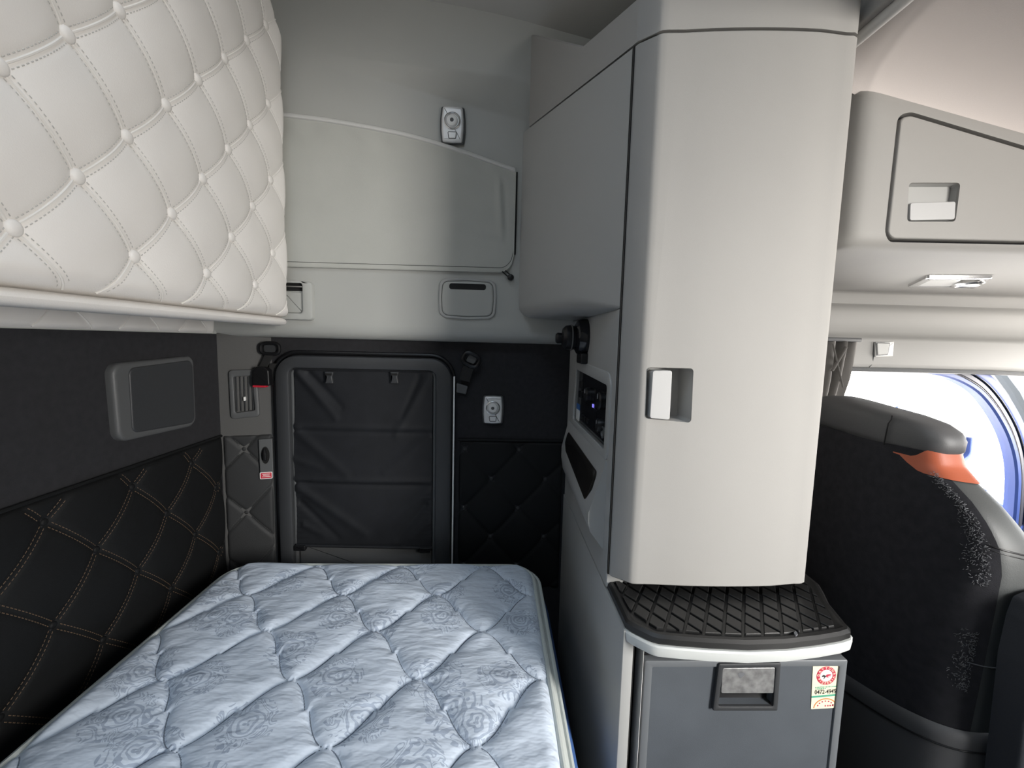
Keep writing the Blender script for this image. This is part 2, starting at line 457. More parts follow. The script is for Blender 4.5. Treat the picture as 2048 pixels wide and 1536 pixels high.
# roof over the sleeper
def zroof(x, y):
    line = 2.44 - 0.205 * (x - 0.0)
    return np.minimum(line + 0.42 * (1.40 - y), 2.86)
U = np.linspace(-1.0, 0.76, 40); V = np.linspace(-0.82, 1.55, 62)
UU, VV = np.meshgrid(U, V, indexing='ij')
ROOF_FILL = (-0.66, -0.02, -0.22, 0.26)         # unseen roof opening, added to light the bed and far wall
mbc = grid(U, V, np.stack([UU, VV, zroof(UU, VV)], -1))
def _in_roof_fill(f):
    c = np.mean([mbc.v[i] for i in f], axis=0); return ROOF_FILL[0] < c[0] < ROOF_FILL[1] and ROOF_FILL[2] < c[1] < ROOF_FILL[3]
mbc.f = [f for f in mbc.f if not _in_roof_fill(f)]
struct('ceiling', mbc, 'ceiling', angle=80)
mb = box(-1.0, ROOF_FILL[0], -0.84, 1.60, 2.95, 3.0); mb += box(ROOF_FILL[1], 2.62, -0.84, 1.60, 2.95, 3.0); mb += box(ROOF_FILL[0], ROOF_FILL[1], -0.84, ROOF_FILL[2], 2.95, 3.0); mb += box(ROOF_FILL[0], ROOF_FILL[1], ROOF_FILL[3], 1.60, 2.95, 3.0)
struct('ceiling_outer_skin', mb, 'ceiling')

# cab headliner: drops to the overhead cabinet in a soft roll
def ztop_cab(x): return 2.018 - 0.205 * (np.minimum(x, 1.32) - 0.82)
U = np.concatenate([np.linspace(0.705, 0.82, 24, endpoint=False), np.linspace(0.82, 2.62, 50)])
prof = []
for k in range(13):
    a = k / 12 * PI / 2
    prof.append((0.975 - 0.20 * (1 - math.cos(a)), 0.105 * math.sin(a)))
for y in np.linspace(0.74, -0.82, 24): prof.append((y, 0.105 + 0.11 * (0.775 - y)))
PY = np.array([p[0] for p in prof]); PZ = np.array([p[1] for p in prof])
UU, YY = np.meshgrid(U, PY, indexing='ij'); _, ZZ = np.meshgrid(U, PZ, indexing='ij')
tuck = 0.06 * np.clip((0.815 - UU) / 0.11, 0, 1)
struct('ceiling_cab', grid(U, PY, np.stack([UU, YY + tuck * 0.4, ztop_cab(np.maximum(UU, .8)) + ZZ + tuck ** 2 * 30.0], -1)), 'headliner', angle=80)

# roof header between sleeper and cab
struct('trim_1', box(0.700, 0.716, -0.80, 0.90, 2.098, 2.90, 0.004), 'plastic')
struct('trim_2', tube([(0.725, -0.8, 2.105), (0.725, 0.92, 2.093)], 0.012, 12), 'light_plastic')
struct('trim_3', box(0.740, 0.765, -0.8, 0.95, 2.125, 2.90), 'charcoal_light')

# near wall (behind the camera) with the driver's door opening, and the windscreen wall
def near(a, b, c, d): return box(a, b, -0.84, -0.80, c, d)
ND = (1.48, 2.25, 0.88, 2.12)          # driver's door opening
mb = near(-1.0, 2.62, 0, ND[2]); mb += near(-1.0, ND[0], ND[2], 2.95); mb += near(ND[1], 2.62, ND[2], 2.95); mb += near(ND[0], ND[1], ND[3], 2.95)
struct('wall_near', mb, 'plastic_wall')
WS = (0.45, 1.42, 1.0, 1.55)           # windscreen opening, made small to weaken the light from the front
mb = box(2.58, 2.62, -0.84, 1.60, 0, WS[2]); mb += box(2.58, 2.62, -0.84, 1.60, WS[3], 2.95)
mb += box(2.58, 2.62, -0.84, WS[0], WS[2], WS[3]); mb += box(2.58, 2.62, WS[1], 1.60, WS[2], WS[3])
struct('wall_front', mb, 'charcoal')
struct('wall_rear_near', box(-1.0, -0.98, -0.84, 1.6, 0, 2.95), 'plastic_wall')

# far side of the cab: door opening, door, header mouldings
mb = box(1.13, 2.62, 1.52, 1.58, 1.41, 2.95); mb += box(0.736, 1.13, 1.50, 1.58, 1.48, 2.95); mb += box(1.13, 2.62, 1.52, 1.58, 0.0, 0.72); mb += box(1.10, 1.19, 1.46, 1.58, 0.0, 1.44)
struct('wall_far_cab', mb, 'plastic')
# moulding swept along the top of the door
prof = [(1.40, 1.668), (1.455, 1.662), (1.462, 1.655), (1.462, 1.622), (1.470, 1.617), (1.487, 1.614), (1.500, 1.595), (1.505, 1.56), (1.502, 1.53), (1.490, 1.512), (1.478, 1.506), (1.474, 1.497), (1.476, 1.45), (1.470, 1.415), (1.474, 1.403), (1.486, 1.398), (1.515, 1.396)]
xs = np.linspace(0.9, 2.60, 60)
loops = []
for x in xs:
    dr = 0.11 * max(0, (x - 1.75)) ** 2
    loops.append([(x, y, z - (dr if z < 1.5 else 0)) for y, z in prof] + [(x, 1.56, 1.40 - dr), (x, 1.56, 1.668)])
struct('trim_4', loops_mesh(loops), 'header', angle=50)
loops = []
for x in xs[8:]:
    dr = 0.11 * max(0, (x - 1.75)) ** 2
    loops.append([(x, 1.488 + 0.010 * math.cos(a), 1.392 - dr + 0.009 * math.sin(a)) for a in np.linspace(0, 2 * PI, 9)[:-1]])
struct('trim_5', loops_mesh(loops), 'charcoal_light')

# the blue door with its window frame
FG = Fr((0, 1.54, 0), X3, Z3, (0, -1, 0))
inner = [(1600, 741), (1700, 741), (1790, 742), (1832, 745), (1872, 750), (1905, 759), (1947, 783), (1978, 821), (2004, 867), (2018, 914), (2022, 953), (2019, 1005), (2012, 1080), (2000, 1160)]
I2 = [FG.px(*p) for p in inner]
def smooth_line(L, n=60):
    L = np.array(L, float); t = np.concatenate([[0], np.cumsum(np.linalg.norm(np.diff(L, axis=0), axis=1))])
    q = np.linspace(0, t[-1], n); o = np.stack([np.interp(q, t, L[:, k]) for k in range(L.shape[1])], 1)
    for _ in range(3): o[1:-1] = 0.25 * o[:-2] + 0.5 * o[1:-1] + 0.25 * o[2:]
    return o
I2 = smooth_line(I2)
def offs(L, d):
    t = np.gradient(L, axis=0); t /= np.linalg.norm(t, axis=1)[:, None]
    return L + np.stack([t[:, 1] * -1, t[:, 0]], 1) * d       # to the outer side
def strip(L, prof):
    return loops_mesh([[FG.w(*p, dd) for p in offs(L, off)] for off, dd in prof], False, False, closed=False)
door = struct('door_1', strip(I2, [(0, -0.02), (0, 0.015), (0.005, 0.022), (0.016, 0.022), (0.019, 0.015), (0.020, -0.01)]), 'blue')
struct('seal', strip(I2, [(0.019, 0.0), (0.021, 0.012), (0.028, 0.016), (0.042, 0.014), (0.048, 0.002)]), 'seal', door, label='dark rubber seal')
struct('outer_frame', strip(I2, [(0.047, 0.002), (0.050, 0.016), (0.056, 0.018), (0.082, 0.012), (0.088, -0.02)]), 'blue', door)
struct('bead', tube([FG.w(*p, 0.017) for p in offs(I2, 0.0205)], 0.0022, 6), 'chrome', door, label='bright bead along the seal')
struct('bead', tube([FG.w(*p, 0.016) for p in offs(I2, 0.0480)], 0.0020, 6), 'chrome', door, label='bright bead along the seal')
lowz = 0.86
struct('lower_panel', box(1.20, 2.20, 1.525, 1.565, 0.3, 0.80, 0.01), 'blue', door)
pl = [tuple(p) for p in offs(I2, 0.008)] + [(1.19, 0.80), (1.19, float(I2[0][1]))]
struct('pane', loops_mesh([[FG.w(a, b, -0.004) for a, b in pl], [FG.w(a, b, -0.008) for a, b in pl]]), 'glass', door)
# windscreen pillar beyond
struct('trim_6', tube([at_x(1985, 730, 2.3), at_x(2030, 790, 2.3), at_x(2100, 930, 2.3), at_x(2150, 1150, 2.3)], 0.028, 10), 'charcoal_light')

# ------------------------------------------------------------------ quilting
class Quilt:
    def __init__(s, fr, u0, u1, v0, v1, ub, vb, du, dv, A, res, crease, edge=0.03, edrop=0.02, vmax=None, wid=0.012):
        s.fr, s.u0, s.u1, s.v0, s.v1, s.ub, s.vb, s.du, s.dv, s.A = fr, u0, u1, v0, v1, ub, vb, du, dv, A
        s.crease, s.edge, s.edrop, s.vm, s.wid = crease, edge, edrop, vmax, wid
        s.res = res
    def top(s, u): return s.vm(u) if s.vm else np.full_like(np.asarray(u, float), s.v1)
    def h(s, u, v):
        u = np.asarray(u, float); v = np.asarray(v, float)
        a = (u - s.ub) / s.du; b = (v - s.vb) / s.dv
        p = (a + b) / 2; q = (a - b) / 2
        sp = np.abs(np.sin(PI * p)); sq = np.abs(np.sin(PI * q))
        h = s.A * ((sp ** 2 + sq ** 2) / 2) ** 0.36
        g = 0.5 * math.hypot(1 / s.du, 1 / s.dv)
        d = np.minimum(np.arcsin(sp), np.arcsin(sq)) / PI / g
        h = h - s.crease * np.exp(-(d / s.wid) ** 2)
        e = np.minimum(np.minimum(u - s.u0, s.u1 - u), np.minimum(v - s.v0, s.top(u) - v))
        t = np.clip(e / s.edge, 0, 1)
        prof = np.sqrt(np.clip(1 - (1 - t) ** 2, 0, 1))
        return h * prof + s.edrop * (prof - 1)
    def mesh(s, thick=0.02):
        nu = int((s.u1 - s.u0) / s.res) + 1
        U = np.linspace(s.u0, s.u1, nu)
        T = np.linspace(0, 1, int((s.v1 - s.v0) / s.res) + 1)
        UU, TT = np.meshgrid(U, T, indexing='ij')
        VV = s.v0 + TT * (s.top(UU) - s.v0)
        H = s.h(UU, VV)
        P = s.fr.o + UU[..., None] * s.fr.u + VV[..., None] * s.fr.v + H[..., None] * s.fr.n
        mb = grid(U, T, P)
        nT = len(T)
        b = [i * nT for i in range(nu)] + [(nu - 1) * nT + j for j in range(1, nT)] + [i * nT + nT - 1 for i in range(nu - 2, -1, -1)] + [j for j in range(nT - 2, 0, -1)]
        k = len(mb.v)
        for i in b:
            p = np.array(mb.v[i]); dd = np.dot(p - s.fr.o, s.fr.n); mb.v.append(tuple(p - s.fr.n * (dd + thick)))
        n = len(b)
        for i in range(n): mb.f.append((b[i], b[(i + 1) % n], k + (i + 1) % n, k + i))
        return mb
    def inside(s, u, v, m=0.004): return s.u0 + m < u < s.u1 - m and s.v0 + m < v < float(s.top(u)) - m
    def buttons(s, m=0.01):
        o = []
        for i in range(-40, 41):
            for j in range(-40, 41):
                if (i + j) % 2: continue
                u, v = s.ub + i * s.du, s.vb + j * s.dv
                if s.inside(u, v, m): o.append((u, v))
        return o
    def segs(s):
        """seam pieces between neighbouring buttons, clipped to the panel"""
        o = []
        for i in range(-40, 41):
            for j in range(-40, 41):
                if (i + j) % 2: continue
                for sg in (1, -1):
                    a = (s.ub + i * s.du, s.vb + j * s.dv); b = (a[0] + s.du, a[1] + sg * s.dv)
                    pts = [(a[0] + (b[0] - a[0]) * t, a[1] + (b[1] - a[1]) * t) for t in np.linspace(0, 1, 15)]
                    pts = [p for p in pts if s.inside(*p)]
                    if len(pts) > 2: o.append(pts)
        return o
    def cords(s, r, lift, flat=0.7):
        mb = MB()
        for pts in s.segs(): mb += tube([s.fr.w(u, v, float(s.h(u, v)) + lift) for u, v in pts], r, 6)
        return mb
    def stitches(s, off, ln, gap, r, lift=0.0006, keep=None):
        mb = MB()
        for pts in s.segs():
            a, b = np.array(pts[0]), np.array(pts[-1]); L = np.linalg.norm(b - a); t = (b - a) / L; nn = np.array([-t[1], t[0]])
            for sd in (-1, 1):
                x = 0.012
                while x + ln < L - 0.010:
                    c = a + t * x + nn * off * sd; e = c + t * ln
                    if s.inside(*c, .006) and s.inside(*e, .006) and (keep is None or keep(*c)):
                        p0 = s.fr.w(*c, float(s.h(*c)) + lift); p1 = s.fr.w(*e, float(s.h(*e)) + lift)
                        w = s.fr.u * nn[0] + s.fr.v * nn[1]
                        up = s.fr.n * r
                        mb.add([p0 - w * r, p0 + w * r, p1 + w * r, p1 - w * r, (p0 + p1) / 2 + up], [(0, 1, 4), (1, 2, 4), (2, 3, 4), (3, 0, 4), (3, 2, 1, 0)])
                    x += ln + gap
        return mb

def add_buttons(T, q, r, hgt, m, parent=None, sink=0.0, margin=0.01, label=None):
    prof = [(r * 0.75, -0.006), (r, 0.0), (r * 0.96, hgt * 0.45), (r * 0.75, hgt * 0.8), (r * 0.4, hgt * 0.97), (r * 0.05, hgt)]
    base = Fr((0, 0, 0), q.fr.u, q.fr.v, q.fr.n)
    me = to_mesh(disc(base, 0, 0, prof, 16), 'button', G[m])
    for u, v in q.buttons(margin):
        o = bpy.data.objects.new('button', me); COL.objects.link(o); o.parent = parent or T.o
        p = q.fr.w(u, v, float(q.h(u, v)) - sink)
        o.location = Vector(tuple(p)) - T.loc

# ------------------------------------------------------------------ upper bunk, folded up against the rear wall
XB = -0.672
FB = Fr((XB, 0, 0), Y3, Z3, X3)
def vmax_b(u):
    t = np.clip((1.407 - np.asarray(u, float)) / 0.17, 0, 1)
    return 2.285 + 0.165 * np.sqrt(np.clip(t * (2 - t), 0, 1)) + 0.10 * sstep(1.25, 0.9, u)
qb = Quilt(FB, 0.12, 1.407, 1.520, 2.55, 0.629, 1.599, 0.0983, 0.1045, 0.0175, 0.0042, 0.0030, edge=0.035, edrop=0.022, vmax=vmax_b, wid=0.010)
bunk = Thing('upper_bunk', 'pale grey diamond-tufted upper bunk folded up against the rear wall', 'bunk bed', (XB - 0.1, 0.7, 1.49))
pad = bunk.part('padded_face', qb.mesh(0.03), 'vinyl', angle=60)
bunk.part('seam', qb.cords(0.0021, 0.0006), 'vinyl_seam', pad)
bunk.part('stitching', qb.stitches(0.0072, 0.0042, 0.0034, 0.0009, keep=lambda u, v: u < 1.3), 'vinyl_thread', pad, label='grey double stitching beside the seams')
add_buttons(bunk, qb, 0.0128, 0.0085, 'vinyl', pad, sink=-0.0035)
# body behind the face and the rolled lower border
mb = loops_mesh([[(XB - 0.03, 0.13, z) for z in ()] or [(XB - 0.028, y, z) for y, z in rpoly([(0.13, 1.50), (1.40, 1.50), (1.40, 2.28), (1.25, 2.44), (0.13, 2.52)], 0.03)],
                 [(XB - 0.15, y, z) for y, z in rpoly([(0.13, 1.50), (1.40, 1.50), (1.40, 2.28), (1.25, 2.44), (0.13, 2.52)], 0.03)]])
bunk.part('base_board', mb, 'vinyl_seam')
loops = []
for y in np.concatenate([np.linspace(0.12, 1.38, 20), [1.395, 1.404, 1.408]]):
    k = 1.0 if y < 1.385 else max(0.15, math.sqrt(max(0, 1 - ((y - 1.38) / 0.029) ** 2)))
    loops.append([(XB - 0.02 + 0.025 * k * math.cos(a), y, 1.505 + 0.0135 * (0.4 + 0.6 * k) * math.sin(a)) for a in np.linspace(0, 2 * PI, 15)[:-1]])
bunk.part('lower_border', loops_mesh(loops), 'vinyl', label='rolled border along the lower edge')
# short folding stay holding the bunk, hidden behind it
bunk.part('hinge_rail', box(XL + 0.004, XB - 0.15, 0.2, 1.3, 1.53, 1.56, 0.004), 'light_plastic')

# pale quilted strip of rear wall showing under the bunk
FL2 = Fr((XL + 0.002, 0, 0), Y3, Z3, X3)
q2 = Quilt(FL2, 0.20, 1.436, 1.463, 1.80, 0.655, 1.43, 0.098, 0.104, 0.014, 0.006, 0.003, edge=0.015, edrop=0.004, wid=0.010)
st = Thing('quilted_wall_strip', 'pale grey quilted strip of rear wall showing just below the folded bunk', 'wall panel', (XL, 0.8, 1.463))
p = st.part('padding', q2.mesh(0.001), 'vinyl', angle=60)
st.part('seam', q2.cords(0.002, 0.0005), 'vinyl_seam', p)

# ------------------------------------------------------------------ dark quilted wall pads
ql = Quilt(FL, 0.15, 1.452, 0.45, 1.116, 0.8835, 1.0633, 0.1071, 0.1136, 0.015, 0.005, 0.004, edge=0.02, edrop=0.006, wid=0.008)
T = Thing('quilted_wall_pad', 'large black tufted pad with tan stitching on the rear wall beside the mattress', 'wall panel', (XL, 0.8, 0.45))
p = T.part('padding', ql.mesh(0.001), 'dark_vinyl', angle=60)
T.part('stitching', ql.stitches(0.0052, 0.0052, 0.0028, 0.0008), 'tan_thread', p, label='tan double stitching')
add_buttons(T, ql, 0.0085, 0.006, 'dark_vinyl', p, sink=-0.002)
T.part('top_edge', tube([(XL + 0.004, 0.15, 1.118), (XL + 0.004, 1.452, 1.118)], 0.0045, 8), 'dark_vinyl')

bc = FC.px(488, 898); bc2 = FC.px(488, 1025)
qc = Quilt(FC, 0.006, 0.155, 0.55, FC.px(500, 869)[1], bc[0], bc[1], 0.102, (bc[1] - bc2[1]) / 2, 0.010, 0.004, 0.005, edge=0.012, edrop=0.004, wid=0.006)
T = Thing('quilted_corner_pad', 'charcoal tufted pad on the angled corner between rear wall and dark hatch', 'wall panel', tuple(FC.w(0.07, 0.55)))
p = T.part('padding', qc.mesh(0.001), 'corner_vinyl', angle=60)
T.part('stitching', qc.stitches(0.004, 0.005, 0.002, 0.0006), 'grey_thread', p)
add_buttons(T, qc, 0.0075, 0.006, 'corner_vinyl', p, sink=-0.002)

qr = Quilt(FW, -0.128, 0.252, 0.55, 1.105, -0.106, 1.073, 0.0985, 0.109, 0.010, 0.005, 0.004, edge=0.012, edrop=0.004, wid=0.007)
T = Thing('quilted_far_pad', 'near-black tufted pad in shadow between the hatch and the tall cabinet', 'wall panel', tuple(FW.w(0.06, 0.55)))
p = T.part('padding', qr.mesh(0.001), 'dark_vinyl', angle=60)
add_buttons(T, qr, 0.0085, 0.007, 'corner_vinyl', p, sink=-0.001)
T.part('top_edge', tube([FW.w(-0.128, 1.108, 0.004), FW.w(0.252, 1.108, 0.004)], 0.005, 8), 'dark_vinyl')

# ------------------------------------------------------------------ mattress
mx0, mx1, my0, my1, mz = -0.834, 0.132, 0.02, 1.358, 0.725
rc = 0.085
def xlim(y):
    t = np.clip((np.asarray(y, float) - (my1 - rc)) / rc, 0, 1)
    return rc * (1 - np.sqrt(np.clip(1 - t * t, 0, 1))) * 0.92
# ogee quilting lines
W2, HY, JX, JY = 0.136, 0.156, -0.430, 1.183
curves = []
for k in range(-4, 7):
    base = JX + W2 * (k + 0.5)
    pts = []
    for m in range(-3, 9):
        yj = JY - HY * m
        # at row m the curve touches base +- W2/2
        s0 = -1 if (k + m) % 2 == 0 else 1
        for t in np.linspace(0, 0.5, 22, endpoint=False):
            tt = t / 0.5; dx = W2 / 2 * (tt ** 0.56) * (0.93 if tt > 0 else 1) + 0.0
            pts.append((base + s0 * (W2 / 2 - dx), yj - HY * t))
        for t in np.linspace(0.5, 1.0, 22, endpoint=False):
            tt = (1 - t) / 0.5; dx = W2 / 2 * (tt ** 0.56) * 0.93
            pts.append((base - s0 * (W2 / 2 - dx), yj - HY * t))
    curves.append(np.array(pts))
cp = np.concatenate(curves); cp = cp[(cp[:, 0] > mx0 - .1) & (cp[:, 0] < mx1 + .1) & (cp[:, 1] > my0 - .1) & (cp[:, 1] < my1 + .1)].astype(np.float32)
wv = [(rng.uniform(8, 22), rng.uniform(10, 34), rng.uniform(0, 6), rng.uniform(0.25, 0.6)) for _ in range(9)]
def mat_h(X, Y, d):
    h = 0.0120 * (1 - np.exp(-d / 0.014)) - 0.003 * np.exp(-(d / 0.0032) ** 2)
    wr = np.zeros_like(X)
    for a, b, c, w in wv: wr += w * np.sin(a * X + b * Y + c + 1.3 * np.sin(7 * X + c) + 0.8 * np.sin(9 * Y - c))
    h += 0.0026 * wr * (1 - np.exp(-d / 0.02))
    return h
def seam_d(X, Y):
    q = np.stack([X.ravel(), Y.ravel()], 1).astype(np.float32); o = np.empty(len(q), np.float32)
    for i in range(0, len(q), 2000):
        dd = q[i:i + 2000, None, :] - cp[None, :, :]
        o[i:i + 2000] = np.sqrt((dd ** 2).sum(-1).min(1))
    return o.reshape(X.shape)
nS, nY = 258, 330
S = np.linspace(0, 1, nS); Yv = np.concatenate([np.linspace(my0, 0.5, 60, endpoint=False), np.linspace(0.5, my1 - 0.02, 236, endpoint=False), np.linspace(my1 - 0.02, my1 - 0.0003, 14)])
SS, YY = np.meshgrid(S, Yv, indexing='ij')
xl = xlim(YY); XX = (mx0 + xl) + SS * ((mx1 - xl) - (mx0 + xl))
dm = seam_d(XX, YY)
ed = np.minimum(np.minimum(XX - mx0 - xl, mx1 - xl - XX), (my1 - YY))
pr = np.sqrt(np.clip(1 - (1 - np.clip(ed / 0.028, 0, 1)) ** 2, 0, 1))
HH = mz - 0.022 + 0.022 * pr + (mat_h(XX, YY, dm) - 0.010) * pr
mat_t = Thing('mattress', 'pale blue floral mattress with scalloped quilting on the lower bunk', 'mattress', (-0.35, 0.7, 0.52))
top = mat_t.part('quilted_top', grid(S, Yv, np.stack([XX, YY, HH], -1)), 'damask', angle=80)
th = MB()
for c in curves:
    run = []
    for i, (x, y) in enumerate(c):
        ok = mx0 + 0.012 < x < mx1 - 0.012 and my0 + .3 < y < my1 - 0.012
        if ok: run.append((x, y))
        if (not ok or i == len(c) - 1) and len(run) > 3:
            r = np.array(run); e = np.minimum(np.minimum(r[:, 0] - mx0 - xlim(r[:, 1]), mx1 - xlim(r[:, 1]) - r[:, 0]), my1 - r[:, 1])
            p_ = np.sqrt(np.clip(1 - (1 - np.clip(e / 0.028, 0, 1)) ** 2, 0, 1))
            zz = mz - 0.022 + 0.022 * p_ + (mat_h(r[:, 0], r[:, 1], np.zeros(len(r))) - 0.010) * p_
            th += tube([(a, b, z + 0.0024) for (a, b), z in zip(run, zz)], 0.0013, 5)
        if not ok: run = []
mat_t.part('quilting_seam', th, 'quilt_thread', top)
# outline of the mattress for its sides
def outline(o):
    L = [(mx1 + o, my0)]
    for k in range(13):
        a = k / 12 * PI / 2; L.append((mx1 - rc * .92 + (rc * .92 + o) * math.cos(a), my1 - rc + (rc + o) * math.sin(a)))
    for k in range(13):
        a = PI / 2 + k / 12 * PI / 2; L.append((mx0 + rc * .92 + (rc * .92 + o) * math.cos(a), my1 - rc + (rc + o) * math.sin(a)))
    L.append((mx0 - o, my0))
    return L
def wall_strip(zs): return loops_mesh([[(x, y, z) for x, y in outline(o)] for o, z in zs], False, False, closed=False)
mat_t.part('side_border', wall_strip([(-0.002, 0.6935), (0.008, 0.706), (0.016, 0.700), (0.022, 0.690), (0.026, 0.670), (0.031, 0.652), (0.033, 0.64)]), 'tape', label='pale tape border')
mat_t.part('piping', tube([(x, y, 0.709) for x, y in outline(0.003)], 0.0062, 8), 'tape', label='pale tape edge')
mat_t.part('piping', tube([(x, y, 0.695) for x, y in outline(0.021)], 0.0055, 8), 'tape', label='pale tape edge')
mat_t.part('lower_border', wall_strip([(0.031, 0.652), (0.040, 0.635), (0.052, 0.60), (0.056, 0.56), (0.040, 0.53), (0.0, 0.522)]), 'blue_cloth', label='plain blue lower side')
bp_ = Thing('bunk_platform', 'black platform under the pale blue mattress', 'bed base', (-0.35, 0.7, 0.0))
bp_.part('deck', box(-0.90, 0.150, -0.3, 1.44, 0.46, 0.518, 0.006), 'bed_base')
bp_.part('riser', box(-0.90, 0.130, -0.3, 1.44, 0.0, 0.46), 'bed_base')

# ------------------------------------------------------------------ fittings on the dark walls
# speaker-shaped cover on the rear wall
pc = FL.pts([(207, 728), (375, 711), (381, 851), (222, 886)])
T = Thing('padded_pocket_cover', 'dark grey rounded cover panel on the black rear wall above the tufted pad', 'cover panel', tuple(FL.w(*pc[3])))
lp = rpoly(pc, [0.028, 0.022, 0.03, 0.03])
T.part('rim', slab(lp, FL, 0.0, 0.020, 0.009), 'charcoal_light')
T.part('insert', slab(rpoly([(pc[0][0] + .042, pc[0][1] - .012), (pc[1][0] - .012, pc[1][1] - .012), (pc[2][0] - .012, pc[2][1] + .012), (pc[3][0] + .036, pc[3][1] + .016)], 0.02), FL, 0.018, 0.0235, 0.004), 'charcoal')

# air vent on the corner panel
vo = FC.pts([(458, 740), (514, 738), (521, 832), (463, 838)])
T = Thing('air_vent', 'black slatted air vent in a grey surround beside the hatch', 'air vent', tuple(FC.w(*vo[3])))
lo = rpoly(vo, 0.012); li = rpoly([(a[0] + (0.014 if i in (0, 3) else -0.014), a[1] + (-0.022 if i in (0, 1) else 0.022)) for i, a in enumerate(vo)], 0.006)
T.part('bezel', ring(lo, li, FC, 0.0, 0.010, 0.004, 0.003), 'charcoal_light')
T.part('duct', recess(li, FC, 0.004, -0.02), 'hole')
us = [p[0] for p in li]; vs = [p[1] for p in li]; u0, u1, v0, v1 = min(us), max(us), min(vs), max(vs)
sl = MB()
for k in range(5):
    u = u0 + (k + 0.5) * (u1 - u0) / 5
    sl += slab([(u - .0012, v0 + .004), (u + .0012, v0 + .004), (u + .0012, v1 - .004), (u - .0012, v1 - .004)], FC, -0.012, 0.005, 0.0005)
for k in range(3):
    v = v0 + (k + 1) * (v1 - v0) / 4
    sl += slab([(u0, v - .001), (u1, v - .001), (u1, v + .001), (u0, v + .001)], FC, -0.016, -0.002, 0.0005)
T.part('louver', sl, 'charcoal')
T.part('tab', slab(rrect((u0 + u1) / 2 - .003, (u0 + u1) / 2 + .003, v0 + .040, v0 + .054, 0.002), FC, 0.0, 0.012, 0.002), 'white', label='small white adjuster tab')

# latch plate with lever and red warning sticker
lv = FC.pts([(519, 877), (546, 875), (549, 953), (523, 957)])
T = Thing('hatch_latch', 'small upright latch plate with recessed lever and red sticker beside the hatch', 'latch', tuple(FC.w(*lv[3], 0.012)))
T.part('plate', slab(rpoly(lv, 0.004), FC, 0.0, 0.016, 0.002), 'charcoal_light')
c0 = FC.px(533, 908)
T.part('recess_cup', disc(FC, c0[0], c0[1], [(0.021, 0.016), (0.021, 0.0172), (0.019, 0.0175), (0.018, 0.0165), (0.010, 0.0163)], 24, 0.62, 1.45), 'hole')
T.part('lever', tube([FC.w(c0[0] - .002, c0[1] + .022, 0.018), FC.w(c0[0], c0[1] + .006, 0.027), FC.w(c0[0] + .001, c0[1] - .012, 0.026), FC.w(c0[0] + .001, c0[1] - .018, 0.019)], [0.004, 0.0065, 0.0065, 0.003], 10), 'black')
w0 = FC.px(535, 948)
stk = T.part('warning_sticker', slab(rrect(w0[0] - .020, w0[0] + .019, w0[1] - .012, w0[1] + .012, .003), FC, 0.0162, 0.0168), 'white', label='red and white warning sticker')
T.part('print', slab(rrect(w0[0] - .0175, w0[0] + .0165, w0[1] - .0098, w0[1] + .0098, .002), FC, 0.0166, 0.0171), 'red', stk)
lines = MB()
for dv, du in ((0.005, .012), (0.0005, .010), (-0.004, .013)):
    lines += slab([(w0[0] - du, w0[1] + dv - .0009), (w0[0] + du, w0[1] + dv - .0009), (w0[0] + du, w0[1] + dv + .0009), (w0[0] - du, w0[1] + dv + .0009)], FC, 0.017, 0.0174)
T.part('lettering', lines, 'white', stk)

# ------------------------------------------------------------------ side hatch with rolled-down shade
hz0 = 0.50
o_l, o_r, o_t = FW.px(562, 900)[0], FW.px(904, 900)[0], FW.px(740, 713)[1]
i_l, i_r, i_t = FW.px(590, 900)[0], FW.px(873, 900)[0], FW.px(740, 738)[1]
def arch(l, r, t, rad, b=hz0): return rpoly([(l, b), (r, b), (r, t), (l, t)], [0.004, 0.004, rad, rad], 8)
T = Thing('side_hatch', 'dark access hatch in the far wall at the foot of the mattress', 'hatch', tuple(FW.w((o_l + o_r) / 2, hz0)))
T.part('hatch_frame', ring(arch(o_l, o_r, o_t, 0.075), arch(i_l, i_r, i_t, 0.024, hz0 + .02), FW, 0.0, 0.034, 0.012, 0.006, 0.004), 'charcoal')
T.part('seal', tube([FW.w(a, b, 0.008) for a, b in arch(o_l - .010, o_r + .004, o_t + .009, 0.082)], 0.0075, 8, True), 'black')
T.part('inner_lip', ring(arch(i_l, i_r, i_t, 0.024, hz0 + .02), arch(i_l + .010, i_r - .010, i_t - .008, 0.016, hz0 + .03), FW, 0.0, 0.020, 0.003, 0.003), 'charcoal_light')
T.part('door_panel', slab(arch(i_l, i_r, i_t, 0.02, hz0 + .02), FW, 0.0, 0.006), 'charcoal')
T.part('lower_rail', slab(rrect(i_l + .012, i_r - .012, hz0 + .04, FW.px(720, 1086)[1] + .006, .006), FW, 0.0, 0.012, 0.006), 'charcoal_light')
cx = FW.px(904.5, 900)[0] + .006
T.part('bright_edge', box(cx - .0028, cx + .0028, YF - .022, YF, 0.55, FW.px(905, 752)[1], .001), 'white', label='thin pale metal edge strip')

